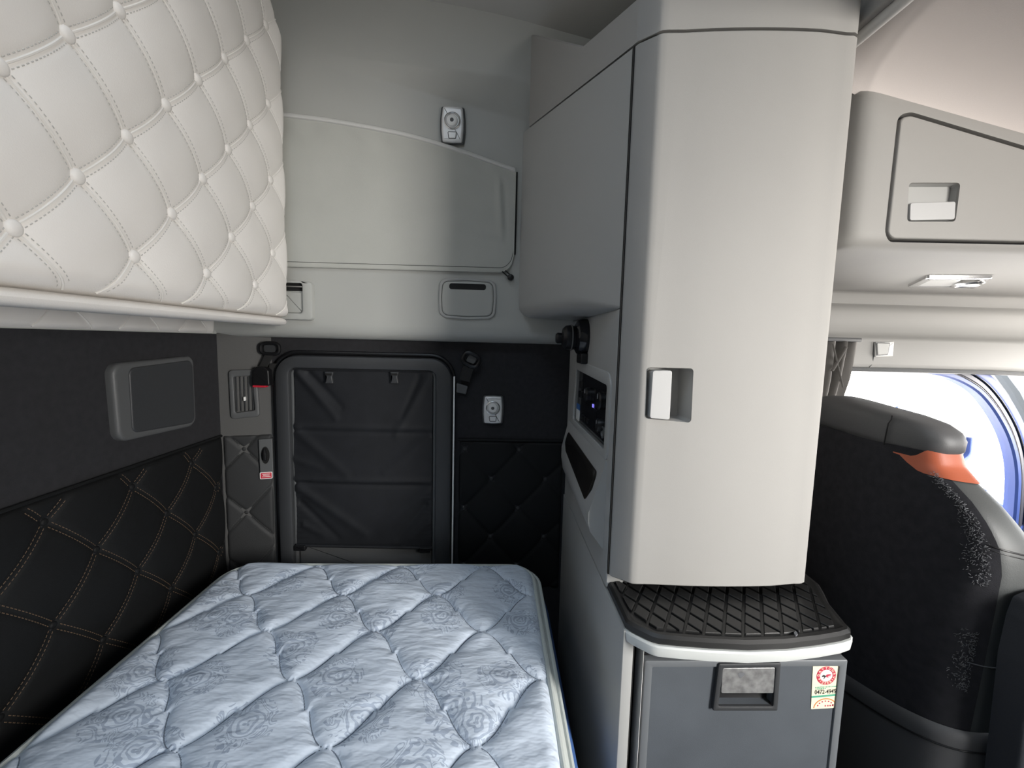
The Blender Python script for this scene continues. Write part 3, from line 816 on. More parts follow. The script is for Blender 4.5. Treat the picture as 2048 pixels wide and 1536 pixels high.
s_l, s_r = FW.px(597, 900)[0], FW.px(866, 900)[0]; s_t, s_b = FW.px(740, 741)[1], FW.px(730, 1085)[1]
T = Thing('roll_up_shade', 'wrinkled black cloth shade covering the hatch opening', 'window shade', tuple(FW.w((s_l + s_r) / 2, s_b, 0.02)))
U = np.linspace(0, 1, 110); V = np.linspace(0, 1, 130)
UU, VV = np.meshgrid(U, V, indexing='ij')
d = 0.020 + 0.010 * np.sin(PI * UU) * np.sin(PI * VV) ** .5
uc = np.abs(UU - 0.5) * 2
for cyc, am in ((0.36, 0.006), (0.66, 0.004)):
    d += -am * np.exp(-((VV - cyc) / 0.010) ** 2) + am * .9 * np.exp(-((VV - cyc - 0.028) / 0.014) ** 2)
def ridge(x0, y0, x1, y1, w, a):
    t = np.clip(((UU - x0) * (x1 - x0) + (VV - y0) * (y1 - y0)) / ((x1 - x0) ** 2 + (y1 - y0) ** 2), 0, 1)
    dd = np.hypot(UU - x0 - t * (x1 - x0), VV - y0 - t * (y1 - y0))
    return a * np.exp(-(dd / w) ** 2) * (1 - 0.6 * t)
for a in [(0.03, .98, .30, .74, .025, .008), (0.10, .98, .34, .80, .02, -.006), (.97, .97, .74, .66, .028, .008), (.9, .97, .78, .75, .02, -.006), (0.02, .66, .38, .42, .03, .006), (.98, .64, .66, .44, .03, .007), (0.02, .34, .50, .08, .03, .008), (.98, .34, .62, .10, .03, .007), (0.03, .25, .3, .05, .02, -.006), (.95, .25, .75, .05, .02, -.006), (0.0, .5, .2, .45, .02, .004), (0.05, .12, .2, .06, .02, .005), (.98, .15, .85, .05, .02, .005)]:
    d += ridge(*a)
for k in range(10):
    y = 0.05 + 0.03 * k
    d += 0.0016 * np.exp(-((VV - y) / 0.008) ** 2) * np.exp(-UU / 0.08) + 0.0016 * np.exp(-((VV - y) / 0.008) ** 2) * np.exp(-(1 - UU) / 0.08)
ul = s_l - 0.006 * (1 - VV) + 0.004 * np.sin(9 * VV)
P = np.stack([ul + UU * (s_r - ul), YF - d, s_b + VV * (s_t - s_b) - 0.012 * np.sin(PI * UU) * (1 - VV) * 0 - 0.006 * UU * (1 - VV)], -1)
sh = T.part('cloth', grid(U, V, P), 'nylon', angle=80)
T.part('hem_bar', tube([FW.w(s_l - .004, s_b, .024), FW.w(s_r + .002, s_b - .007, .024)], 0.006, 8), 'nylon')
T.part('top_roller', tube([FW.w(s_l, s_t + .002, .018), FW.w(s_r, s_t + .002, .018)], 0.006, 8), 'nylon')
for x in (665, 793):
    c = FW.px(x, 755)
    k = T.part('snap_tab', slab(rpoly([(c[0] - .015, c[1] + .022), (c[0] + .015, c[1] + .022), (c[0] + .010, c[1] + .004), (c[0] + .014, c[1] - .018), (c[0] - .014, c[1] - .018), (c[0] - .010, c[1] + .004)], .003), FW, 0.024, 0.034, 0.003), 'charcoal')
    T.part('slot', slab(rrect(c[0] - .011, c[0] + .011, c[1] + .010, c[1] + .017, .002), FW, 0.033, 0.0348), 'hole', k)
for x, y in ((607, 1087), (853, 1091)):
    c = FW.px(x, y)
    T.part('corner_clip', slab(rrect(c[0] - .020, c[0] + .020, c[1] - .012, c[1] + .008, .003), FW, 0.016, 0.034, 0.003), 'black')

# thin cable beside the hatch
pts = [(557, 770), (560, 830), (559, 868), (565, 885), (571, 920), (572, 945), (567, 975)]
solo('thin_cable', tube(smooth_line([FW.w(*FW.px(*p), 0.016) for p in pts], 40), 0.0018, 6), 'strap', 'thin black cable hanging down along the hatch edge by the latch plate', 'cable')
c = FW.px(571, 971)
# restraint fittings
def loop_path(fr, u, v, w, h, rot, d, n=28, pw=3.0):
    o = []
    for k in range(n):
        a = 2 * PI * k / n; x = w * math.copysign(abs(math.cos(a)) ** (2 / pw), math.cos(a)); y = h * math.copysign(abs(math.sin(a)) ** (2 / pw), math.sin(a))
        o.append(fr.w(u + x * math.cos(rot) - y * math.sin(rot), v + x * math.sin(rot) + y * math.cos(rot), d))
    return o
c = FW.px(547, 697); e = FW.px(534, 752); e2 = FW.px(531, 771)
T = Thing('restraint_buckle', 'black restraint buckle with red release edge hanging above the air vent', 'buckle', tuple(FW.w(*e2, 0.03)))
T.part('hook_loop', tube(loop_path(FW, c[0], c[1], .031, .019, 0.0, .022), .0062, 8, True), 'black')
T.part('anchor', slab(rrect(c[0] - .027, c[0] + .027, c[1] - .016, c[1] + .016, .012), FW, 0.0, 0.016, .004), 'charcoal')
T.part('strap', slab([(c[0] - .016, c[1] - .02), (c[0] + .012, c[1] - .02), (e[0] + .012, e[1] + .03), (e[0] - .014, e[1] + .03)], FW, 0.02, 0.026, .001), 'strap')
T.part('buckle_body', slab(rpoly([(e[0] - .032, e[1] - .030), (e[0] + .028, e[1] - .030), (e[0] + .026, e[1] + .022), (e[0] + .012, e[1] + .034), (e[0] - .016, e[1] + .034), (e[0] - .030, e[1] + .020)], .006), FW, 0.012, 0.040, .005), 'black')
T.part('release_edge', slab(rrect(e2[0] - .024, e2[0] + .018, e2[1] - .003, e2[1] + .004, .002), FW, 0.016, 0.036, .001), 'red', label='red release edge')
T.part('belt_webbing', slab([(e[0] + .004, e[1] - .03), (e[0] + .030, e[1] - .03), (e[0] + .044, e[1] + .045), (e[0] + .018, e[1] + .045)], FW, 0.010, 0.016, .001), 'strap')

c = FW.px(943, 719); e = FW.px(930, 752); g = FW.px(924, 776)
T = Thing('restraint_clip', 'black restraint strap with tilted loop and clip right of the hatch corner', 'buckle', tuple(FW.w(*g, 0.02)))
T.part('hook_loop', tube(loop_path(FW, c[0], c[1], .028, .021, -0.45, .024), .0068, 8, True), 'black')
T.part('anchor', slab(rpoly([(c[0] - .022, c[1] - .006), (c[0] + .010, c[1] - .018), (c[0] + .024, c[1] + .008), (c[0] - .008, c[1] + .020)], .008), FW, 0.0, 0.016, .003), 'charcoal_light')
T.part('strap', slab([(c[0] - .026, c[1] - .018), (c[0] + .010, c[1] - .030), (e[0] + .018, e[1] - .020), (e[0] - .020, e[1] - .012)], FW, 0.016, 0.024, .002), 'strap')
T.part('clip', slab(rpoly([(g[0] - .018, g[1] + .020), (g[0] + .022, g[1] + .008), (g[0] + .016, g[1] - .020), (g[0] - .018, g[1] - .014)], .004), FW, 0.006, 0.020, .003), 'charcoal_light')

# reading lights
def reading_light(fr, u, v, w, h, label, group):
    T = Thing('reading_light', label, 'reading light', tuple(fr.w(u, v - h)), group)
    def barrel(w, h, n=8):
        return rpoly([(u - w * .93, v - h), (u, v - h * 1.03), (u + w * .93, v - h), (u + w * 1.03, v - h * .3), (u + w * 1.03, v + h * .3), (u + w * .93, v + h), (u, v + h * 1.03), (u - w * .93, v + h), (u - w * 1.03, v + h * .3), (u - w * 1.03, v - h * .3)], [.006, .05, .006, .05, .05, .006, .05, .006, .05, .05])
    T.part('rim', slab(barrel(w, h), fr, 0.0, 0.008, 0.004), 'charcoal_light')
    T.part('housing', slab(barrel(w * .86, h * .95), fr, 0.004, 0.016, 0.006), 'silver')
    cv = v + h * .16
    R = w * .66
    T.part('lamp_ring', disc(fr, u, cv, [(R, 0.013), (R * 1.02, 0.0185), (R * .93, 0.0195), (R * .84, 0.017), (R * .70, 0.0145)], 32), 'chrome')
    k = T.part('lamp_eye', disc(fr, u - .001, cv, [(R * .72, 0.012), (R * .72, 0.018), (R * .62, 0.022), (R * .40, 0.024), (R * .30, 0.0235)], 28), 'lens')
    T.part('center_spot', disc(fr, u - .001, cv, [(R * .24, 0.023), (R * .22, 0.0245), (R * .05, 0.0248)], 16), 'charcoal_light', k, label='dark centre')
    bv = v - h * .62
    bl = rpoly([(u - w * .34, bv + h * .17), (u + w * .34, bv + h * .17), (u + w * .27, bv - h * .17), (u - w * .27, bv - h * .17)], .003)
    T.part('button_gap', slab(inset(bl, -.0016), fr, 0.014, 0.0166), 'black')
    T.part('switch_button', slab(bl, fr, 0.014, 0.0185, 0.002), 'silver')
    return T
c = FW.px(986, 819)
reading_light(FW, c[0], c[1], .037, .050, 'silver reading light on the dark wall beside the lower hatch', 'reading lights on the far wall')
c = FU.px(906, 254)
lo2 = reading_light(Fr((0, YU - .004, 0), X3, Z3, (0, -1, 0)), c[0], c[1], .039, .055, 'silver reading light on the grey upper wall above the window shade', 'reading lights on the far wall')

# ------------------------------------------------------------------ grey upper wall fittings
# window shade
tp = [(500, 224), (575, 236), (660, 246), (740, 260), (807, 273), (870, 290), (940, 313), (1030, 345)]
TP = smooth_line([FU.px(*p) for p in tp], 40)
bl = FU.px(500, 531); br = FU.px(1000, 545); rr = FU.px(1028, 490)
T = Thing('window_shade', 'grey cloth shade drawn over the upper side window', 'window shade', tuple(FU.w(-0.3, bl[1])))
U = np.linspace(0, 1, 120); V = np.linspace(0, 1, 70)
xr = FU.px(1029, 430)[0]; x_l = float(TP[0][0])
UU, VV = np.meshgrid(U, V, indexing='ij')
X = x_l + UU * (xr - x_l)
rcx = 0.045
t = np.clip((X - (xr - rcx)) / rcx, 0, 1)
zb = bl[1] + (br[1] - bl[1]) * UU + rcx * 1.3 * (1 - np.sqrt(np.clip(1 - t * t, 0, 1)))
zt = np.interp(X, TP[:, 0], TP[:, 1])
Zs = zb + VV * (zt - zb)
d = 0.008 + 0.004 * np.sin(PI * VV)
d += 0.006 * np.exp(-((X - (xr - .045 - .022 * (VV - .5))) / .010) ** 2) * sstep(.25, .5, VV) * (1 - sstep(.8, .95, VV)) - 0.004 * np.exp(-((X - (xr - .030 - .022 * (VV - .5))) / .007) ** 2) * sstep(.25, .5, VV) * (1 - sstep(.8, .95, VV))
d += 0.0015 * np.sin(60 * X + 9 * VV) * np.exp(-((VV - .93) / .05) ** 2)
mb = grid(U, V, np.stack([X, YU - d, Zs], -1))
cl = T.part('cloth', mb, 'shade_cloth', angle=80)
edge = [(X[-1, j], YU - d[-1, j] - .001, Zs[-1, j]) for j in range(len(V) - 1, -1, -1)] + [(X[i, 0], YU - d[i, 0] - .001, Zs[i, 0]) for i in range(len(U) - 1, -1, -1)]
T.part('hem', tube(edge, 0.0022, 6), 'shade_cloth', cl)
st_ = MB()
st_ += tube([(x, y, z + .014) for x, y, z in edge[70:185]], 0.0008, 5)
T.part('stitch_line', st_, 'grey_thread', cl)
T.part('edge_strip', tube([(x + .004, y + .006, z) for x, y, z in edge[:70]], 0.0035, 6), 'black', label='black edge strip')  # thin black tube just behind the cloth's right edge
T.part('top_rail', loops_mesh([[(x, YU - .004 - .010 * math.cos(a), z + .004 + .0085 * math.sin(a)) for a in np.linspace(0, 2 * PI, 11)[:-1]] for x, z in TP]), 'light_plastic')

# toggle of the shade
a = FU.px(1006, 544); b = FU.px(1021, 556)
T = Thing('pull_toggle', 'black looped cord toggle at the lower right corner of the grey shade', 'toggle', tuple(FU.w(*b, .012)))
T.part('cord', tube([FU.w(a[0] - .003, a[1], .012), FU.w(b[0] - .005, b[1] - .001, .014), FU.w(b[0] + .004, b[1] + .004, .014), FU.w(a[0] + .007, a[1] + .003, .012)], .0024, 6), 'strap')
T.part('bead', disc(FU, b[0], b[1], [(.004, .004), (.0095, .009), (.011, .014), (.0095, .019), (.004, .022)], 16), 'black')

# moulded pull tray
c = [FU.px(*p) for p in ((879, 560), (990, 557), (992, 637), (880, 637))]
u0 = (c[0][0] + c[3][0]) / 2; u1 = (c[1][0] + c[2][0]) / 2; v0 = (c[2][1] + c[3][1]) / 2; v1 = (c[0][1] + c[1][1]) / 2
def pillow(k, r=.028): return rpoly([(u0 - k, v0 + .012 - k), (u0 + .02, v0 - k), ((u0 + u1) / 2, v0 - .004 - k), (u1 - .02, v0 - k), (u1 + k, v0 + .012 - k), (u1 + .003 + k, (v0 + v1) / 2), (u1 + k, v1 - .012 + k), (u1 - .02, v1 + k), ((u0 + u1) / 2, v1 + .003 + k), (u0 + .02, v1 + k), (u0 - k, v1 - .012 + k), (u0 - .003 - k, (v0 + v1) / 2)], .018)
T = Thing('hatch_cover', 'rounded grey cover panel with a dark finger slot below the grey window shade', 'cover panel', tuple(FU.w((u0 + u1) / 2, v0)))
T.part('surround', ring(pillow(0), pillow(-.009), FU, 0.0, 0.007, 0.003, 0.004), 'plastic_side')
lid = T.part('lid', slab(pillow(-.0095), FU, 0.0, 0.008, 0.005), 'plastic_wall')
s0 = FU.px(899, 567); s1 = FU.px(972, 581)
T.part('finger_slot', slab(rrect(s0[0], s1[0], s1[1], s0[1], .008), FU, 0.007, 0.0086, 0.0006), 'black', label='black finger slot')

# bunk catch half hidden behind the folded bunk
c0 = FU.px(560, 563); c1 = FU.px(630, 641)
T = Thing('bunk_catch', 'pale grey moulded bunk catch beside the lower corner of the folded bunk', 'latch', tuple(FU.w(c1[0] - .05, c1[1])))
u0, u1, v0, v1 = c0[0], c1[0], c1[1], c0[1]
ol = rrect(u0, u1, v0, v1, .012); il = rrect(u0 + .012, u1 - .032, v0 + .022, v1 - .004, .010)
T.part('surround', ring(ol, il, FU, 0.0, 0.020, 0.005, 0.006), 'plastic_wall')
T.part('scoop', slab(rpoly([(u0 + .012, v0 + .022), (u1 - .032, v0 + .022), (u1 - .032, v1 - .030), (u0 + .012, v1 - .030)], .004), FU, 0.0, 0.010, .004), 'plastic_wall')
T.part('cavity', slab(rrect(u0 + .010, u1 - .030, v1 - .034, v1 - .002, .002), FU, 0.0, 0.006), 'hole')
T.part('striker', tube([FU.w(u0 + .02, v1 - .016, .010), FU.w(u1 - .034, v1 - .016, .010)], .003, 8), 'chrome')

# ------------------------------------------------------------------ tall cabinet
T = Thing('tall_cabinet', 'tall grey cabinet with a wide light door between bed and front seat', 'cabinet', (0.47, 1.1, 0.93))
yb = 1.438
def wallx(z): return z
# front door, bowed in plan
plan = [(0.259, 0.897), (0.259, 0.884), (0.262, 0.878), (0.2915, 0.8535), (0.2945, 0.8505), (0.300, 0.8480), (0.310, 0.8468)]
for x in np.linspace(0.34, 0.655, 12): plan.append((x, 0.8385 + 0.30 * (x - 0.50) ** 2 + (0.004 if x > .6 else 0) * (x - .6) / .055))
plan += [(0.672, 0.850), (0.681, 0.855), (0.685, 0.862), (0.685, 0.905)]
planb = plan
def prism_z(pl, z0, z1, bev=0.003):
    lo_ = inset(pl, bev)
    def zt(x): return z1 + 0.018 * (x - 0.256) / 0.43
    L = [[(x, y, z0) for x, y in lo_], [(x, y, z0 + bev) for x, y in pl], [(x, y, zt(x) - bev) for x, y in pl], [(x, y, zt(x)) for x, y in lo_]]
    return loops_mesh(L)
dz0, dz1 = 0.952, 2.043
door_o = T.part('cabinet_door', prism_z(plan, dz0, dz1), 'plastic', angle=25)
hp = FD.pts([(1297, 735), (1388, 737), (1383, 846), (1293, 838)])
hl = rpoly(hp, .007)
FDr = Fr((0, 0.84, 0), X3, Z3, (0, -1, 0))
cut(door_o, slab(hl, FDr, -0.062, 0.03))
T.part('handle_recess', recess(hl, FDr, -0.006, -0.060, 0.004), 'plastic_side', door_o)
T.part('door_handle', slab(rpoly(FD.pts([(1305, 741), (1344, 741), (1339, 840), (1299, 836)]), .005), FDr, -0.030, 0.0015, 0.0012), 'steel', door_o, label='pale metal pull plate')
# carcass behind the door and down the bed side
body = loops_mesh([[(x, y, z) for x, y in [(0.312, 0.905), (0.68, 0.905), (0.68, yb), (0.312, yb)]] for z in (0.955, 2.05)])
T.part('carcass', body, 'plastic_side')
# upper side box, swelling towards the wall
def bx(y): return 0.256 + (0.070 - 0.256) * (y - 0.89) / (1.44 - 0.89)
nb = 16
ys = np.linspace(0.887, 1.436, 26)
def zb_box(y): return 1.535 + 0.006 * (y - 0.89) / 0.55
def zt_box(y): return 2.041 + 0.16 * (y - 0.89)
loops = []
for i, y in enumerate(ys):
    x = bx(y); k = sstep(1.436, 1.39, y); r = 0.028
    rr_ = 0.05
    wdt = max(0.004, (0.262 - x) + 0.003)
    r = min(0.045, wdt * 0.6)
    pts = [(0.266, y, zb_box(y) - .004)]
    for a in np.linspace(0, PI / 2, 9): pts.append((x + r - r * math.sin(a), y, zb_box(y) + r - r * math.cos(a)))
    pts += [(x, y, zt_box(y)), (0.266, y, zt_box(y))]
    loops.append(pts)
# round the far vertical edge a little
side = T.part('side_box', loops_mesh(loops), 'plastic_side', angle=40)
# crown above the seam
loops = []
ys2 = np.linspace(0.884, 1.20, 12)
crown_pl = [(0.2565, 0.890), (0.259, 0.884), (0.262, 0.878), (0.2915, 0.8535), (0.2945, 0.8505)] + [p for p in plan[5:-1]] + [(0.695, 0.90), (0.695, 1.39), (0.41, 1.39)] + [(bx(y), y) for y in (1.39, 1.35, 1.30, 1.24, 1.18, 1.13, 1.084, 1.04, 0.97)]
def zc0(x, y): return (2.0455 + 0.16 * (y - 0.89)) if y > 0.89 and x < 0.4 else 2.0465 + 0.018 * (x - 0.256) / 0.43
def zc1(x, y): return float(np.interp(y, [.84, .89, 1.084, 1.38, 1.44], [2.126, 2.129, 2.167, 2.385, 2.42])) if x < .4 else 2.130
crown = T.part('crown', loops_mesh([[(x, y, zc0(x, y)) for x, y in crown_pl], [(x, y, zc1(x, y) - .003) for x, y in crown_pl], [(x, y, zc1(x, y)) for x, y in inset(crown_pl, .003)]]), 'plastic', angle=30)
# seam strip down the bed side of the door
T.part('hinge_seam', box(0.2556, 0.2605, 0.8835, 0.890, 0.955, 2.040), 'hole')

# lower side panel facing the bed, with openings
pan = [(0.893, 0.9165), (1.475, 0.9145), (1.475, 1.535), (0.893, 1.535)]
FSi = Fr((XS, 0, 0), Y3, Z3, (-1, 0, 0))
sp = T.part('side_panel', slab(rpoly(pan, .006), FSi, -0.05, 0.0, 0.004), 'plastic_side', angle=30)
o1 = FS.pts([(1155, 739), (1217, 771), (1210, 900), (1148, 838)])
ol1 = rpoly(o1, .010)
cut(sp, slab(ol1, FSi, -0.030, 0.05))
T.part('panel_surround', ring(inset(ol1, -.030), inset(ol1, -.0), FSi, -0.001, 0.004, .003, .002, -0.028), 'plastic_side')

# control panel set in the opening
FSc = Fr((XS - .013, 0, 0), Y3, Z3, (-1, 0, 0))
C = Thing('control_panel', 'black switch and radio panel set in the bed side of the tall cabinet', 'control panel', (XS + .02, 1.14, 1.216))
C.part('face', slab(inset(ol1, .001), FSc, -0.029, -0.020, .001), 'gloss_black')
def FSr(u0, u1, v0, v1, r, d0, d1, b=.001): return slab(rrect(u0, u1, v0, v1, r), FSc, d0, d1, b)
for k, (u, v) in enumerate(((1.28, 1.335), (1.28, 1.305))): C.part('rocker_switch', FSr(u - .014, u + .014, v - .011, v + .011, .003, -.021, -.014, .003), 'black')
for u, v, r in ((1.17, 1.318, .020), (1.02, 1.322, .022), (1.02, 1.262, .016)):
    kb = C.part('knob', disc(FSc, u, v, [(r, -.021), (r, -.010), (r * .85, -.006), (r * .1, -.006)], 24), 'black')
    C.part('knob_mark', FSr(u - .002, u + .002, v + r * .2, v + r * .75, .0008, -.0062, -.0055, .0002), 'steel', kb)
C.part('display', FSr(1.08, 1.22, 1.265, 1.29, .003, -.021, -.0185), 'gloss_black')
m_led, nt_, b_ = _mat('violet_led'); b_.inputs['Base Color'].default_value = (0.1, 0.08, 0.5, 1); b_.inputs['Emission Color'].default_value = (0.25, 0.22, 1, 1); b_.inputs['Emission Strength'].default_value = 0.9
G['led'] = m_led
C.part('indicator', FSr(1.115, 1.125, 1.290, 1.299, .001, -.021, -.018, .0004), 'led', label='small violet indicator lamp')
for u in (1.26, 1.22, 1.18, 1.06): C.part('push_button', FSr(u - .012, u + .012, 1.235, 1.250, .003, -.021, -.016, .002), 'black')
C.part('socket', disc(FSc, 1.00, 1.248, [(.014, -.021), (.015, -.016), (.012, -.0155), (.011, -.019), (.002, -.019)], 20), 'charcoal_light')
lb = C.part('paper_label', FSr(1.300, 1.345, 1.218, 1.252, .001, -.021, -.0185, .0002), 'white', label='small white and blue label')
C.part('label_band', FSr(1.300, 1.345, 1.2525, 1.270, .001, -.021, -.0184, .0002), 'label_blue', lb)

# storage pocket bulging out below
A = [FS.w(1.415, 1.200, .002), FS.w(0.935, 1.196, .002)]
def P3(y, z, d): return FS.w(y, z, d)
outer_top = [P3(1.43, 1.195, .001), P3(0.930, 1.190, .001)]
outer_mid = [P3(1.40, 1.040, .048), P3(0.925, 1.035, .040)]
outer_bot = [P3(1.38, 0.985, .006), P3(0.930, 0.985, .001)]
PK = Thing('storage_pocket', 'grey angled pocket with a smoked front below the black control panel', 'storage pocket', (XS - .02, 1.16, 0.985))
L = []
for t in np.linspace(0, 1, 9):
    y = 1.43 - t * 0.50; w = 0.024 + 0.014 * t
    L.append([P3(y, 1.198, -.002), P3(y, 1.198, .004), P3(y, 1.175, .008), P3(y, 1.075 + .03 * (1 - t), w), P3(y, 1.050 + .02 * (1 - t), w), P3(y, 1.03, w - .006), P3(y, 0.990 + .02 * (1 - t), .002), P3(y, 0.990, -.002)])
PK.part('shell', loops_mesh(L), 'plastic_side', angle=30)
qd = [FS.px(1144, 866), FS.px(1208, 940), FS.px(1206, 962), FS.px(1178, 1000), FS.px(1131, 912), FS.px(1131, 897)]
# front lens lies on the shell's sloping face
def on_shell(y, z):
    t = (1.43 - y) / .5; w = 0.024 + 0.014 * t; z1 = 1.075 + .03 * (1 - t)
    return .008 + (w - .008) * (1.175 - z) / (1.175 - z1)
lens = [(1.385, 1.168), (0.965, 1.160), (0.960, 1.120), (0.985, 1.085), (1.34, 1.112), (1.385, 1.13)]
lens = rpoly(lens, .015)
PK.part('smoked_front', loops_mesh([[P3(y, z, on_shell(y, z) - .004) for y, z in lens], [P3(y, z, on_shell(y, z) + .0015) for y, z in lens], [P3(y, z, on_shell(y, z) + .0025) for y, z in inset(lens, .0015)]]), 'smoked')

# round black fixture on the cabinet side above the panel
T = Thing('swivel_spotlight', 'round black swivel fixture on the cabinet side above the control panel', 'spotlight', (XS - .03, 1.2, 1.42))
fu, fv = 1.215, 1.478
T.part('base_ring', disc(FSi, fu, fv, [(.052, -.001), (.052, .012), (.047, .026), (.036, .032), (.01, .032)], 32), 'gloss_black')
T.part('lamp_body', disc(FSi, fu + .01, fv - .002, [(.033, .028), (.036, .045), (.034, .058), (.026, .066), (.005, .067)], 28), 'black')
T.part('knob', disc(FSi, fu + .030, fv - .004, [(.015, .055), (.016, .078), (.012, .083), (.002, .083)], 20), 'black')
T.part('tab', slab(rrect(fu - .035, fu + .03, fv - .075, fv - .045, .006), FSi, 0.0, 0.020, .004), 'black')
T.part('glint_ring', disc(FSi, fu + .01, fv - .002, [(.037, .040), (.038, .042), (.037, .044)], 28), 'charcoal_light')

# ------------------------------------------------------------------ base cabinet with padded step
T = Thing('base_cabinet', 'grey base cabinet with pale rim around the small fridge', 'cabinet', (0.47, 1.1, 0.0))
T.part('bed_side_panel', box(XS, XS + 0.021, 0.757, 1.495, 0.0, 0.9125, 0.0015), 'plastic_side')
mz_ = 0.929
out = [(0.258, 1.49), (0.258, 0.892), (0.2585, 0.762), (0.268, 0.748), (0.296, 0.7215), (0.308, 0.7155), (0.34, 0.7105), (0.40, 0.7035), (0.467, 0.699), (0.54, 0.702), (0.61, 0.712), (0.66, 0.722), (0.684, 0.730), (0.695, 0.742), (0.698, 0.76), (0.715, 0.82), (0.735, 0.86), (0.748, 0.89), (0.75, 0.93), (0.75, 1.49)]
def plate(pl, zs): return loops_mesh([[(x, y, z) for x, y in inset(pl, i)] for i, z in zs])
out_r = [(0.279, 1.49), (0.279, 0.778)] + out[2:]
T.part('rim', plate(out_r, [(0.010, 0.8895), (0.002, 0.8905), (0.0, 0.894), (-0.002, 0.910), (0.0, 0.913), (0.01, 0.9135)]), 'trim_light', label='pale grey front rim')
T.part('carcass', box(0.29, 0.72, 0.86, 1.49, 0.0, 0.878), 'black')
T.part('gap_shade', box(XS + 0.0215, XS + 0.026, 0.765, 0.86, 0.0, 0.878), 'hole')  # black sheet standing in for the shade in the gap beside the fridge
T.part('front_post', box(XS + 0.0415, XS + 0.0425, 0.758, 0.80, 0.0, 0.872), 'light_plastic')

T = Thing('step_mat', 'black rubber mat with raised diamond tread on top of the base cabinet', 'mat', (0.48, 1.0, 0.911))
mo = inset(out, 0.0035)
ms = T.part('base', plate(mo, [(0.0, 0.9142), (-0.002, 0.917), (-0.001, 0.926), (0.004, 0.931), (0.010, 0.9315), (0.014, 0.929), (0.016, 0.9285)]), 'rubber', angle=30)
# raised lozenges
from mathutils.geometry import intersect_point_tri_2d
def inpoly(p, poly):
    c = False; n = len(poly)
    for i in range(n):
        (x1, y1), (x2, y2) = poly[i], poly[i - 1]
        if (y1 > p[1]) != (y2 > p[1]) and p[0] < (x2 - x1) * (p[1] - y1) / (y2 - y1) + x1: c = not c
    return c
def clip(poly, a, b, c):
    """keep the part of a polygon with a*x + b*y <= c"""
    o = []
    for i in range(len(poly)):
        p, q = poly[i - 1], poly[i]; fp, fq = a * p[0] + b * p[1] - c, a * q[0] + b * q[1] - c
        if (fp <= 0) != (fq <= 0):
            t = fp / (fp - fq); o.append((p[0] + t * (q[0] - p[0]), p[1] + t * (q[1] - p[1])))
        if fq <= 0: o.append(q)
    return o
field = inset(out, 0.030)
fh = [(0.278, 0.79), (0.312, 0.738), (0.40, 0.724), (0.467, 0.720), (0.55, 0.723), (0.66, 0.743), (0.680, 0.78), (0.715, 0.88), (0.715, 1.10), (0.276, 1.10), (0.276, 0.82)]
tre = MB()
du_, dv_ = 0.0375, 0.0625
FM = Fr((0, 0, 0.9285), X3, Y3, Z3)
for i in range(-2, 18):
    for j in range(-2, 16):
        x0 = 0.262 + i * du_ + (j % 2) * du_ / 2; y0 = 0.722 + j * dv_ / 2
        g = 0.0026
        pl = [(x0 - du_ / 2 + g, y0), (x0, y0 - dv_ / 2 + g * 1.67), (x0 + du_ / 2 - g, y0), (x0, y0 + dv_ / 2 - g * 1.67)]
        n = len(fh)
        for k in range(n):
            a, b = fh[k], fh[(k + 1) % n]; ex, ey = b[0] - a[0], b[1] - a[1]
            pl = clip(pl, ey, -ex, ey * a[0] - ex * a[1]) if pl else pl
        if len(pl) < 3: continue
        P_ = np.array(pl); ar = abs(0.5 * sum(P_[q - 1][0] * P_[q][1] - P_[q][0] * P_[q - 1][1] for q in range(len(P_))))
        if ar < 0.00006: continue
        L0 = [FM.w(a, b, -.001) for a, b in pl]; c_ = P_.mean(0)
        L1 = [FM.w(c_[0] + (a - c_[0]) * .95, c_[1] + (b - c_[1]) * .95, .0036) for a, b in pl]
        L2 = [FM.w(c_[0] + (a - c_[0]) * .88, c_[1] + (b - c_[1]) * .88, .0046) for a, b in pl]
        tre += loops_mesh([L0, L1, L2], False, True)
T.part('tread', tre, 'rubber', ms, angle=20)
sc_ = at_z(1592, 1268, 0.932)
T.part('scuff', slab(rpoly([(sc_[0] - .006, sc_[1] - .007), (sc_[0] + .002, sc_[1] - .002), (sc_[0] + .005, sc_[1] + .006), (sc_[0] - .002, sc_[1] + .003), (sc_[0] - .004, sc_[1] - .001)], .001), Fr((0, 0, 0), X3, Y3, Z3), .931, .9335), 'lint', ms, label='grey scuff')

# ------------------------------------------------------------------ fridge
T = Thing('mini_fridge', 'small dark grey fridge under the black step mat', 'fridge', (0.507, 0.81, 0.40))
T.part('body', box(0.306, 0.712, 0.775, 0.855, 0.0, 0.852, 0.004), 'black')
fl = rrect(0.303, 0.7105, 0.30, 0.848, .003)
fi = rrect(0.318, 0.695, 0.31, 0.834, .002)
dr = T.part('door', slab(fi, FF, -0.012, -0.004), 'fridge')
T.part('door_rim', ring(fl, fi, FF, -0.015, 0.0, .002, .002), 'fridge_rim', dr)
hb = FF.pts([(1436, 1325), (1560, 1323), (1553, 1419), (1424, 1419)])
cut(dr, slab(rpoly(inset(hb, .008), .002), FF, -0.03, 0.02))
T.part('handle_frame', ring(rpoly(hb, .003), rpoly(inset(hb, .010), .003), FF, -0.006, 0.004, .002, .002, -.02), 'charcoal', dr)
hh = inset(hb, .010)
T.part('handle_well', recess(rpoly(hh, .002), FF, -0.002, -0.028, .004), 'fridge', dr)
hpz = FF.pts([(1444, 1335), (1550, 1334), (1547, 1385), (1441, 1385)])
pt = T.part('pull_plate', slab(rpoly(hpz, .004), FF, -0.022, 0.002, .001), 'worn_metal', dr, label='worn metal pull plate')
c = FF.px(1481, 1347)
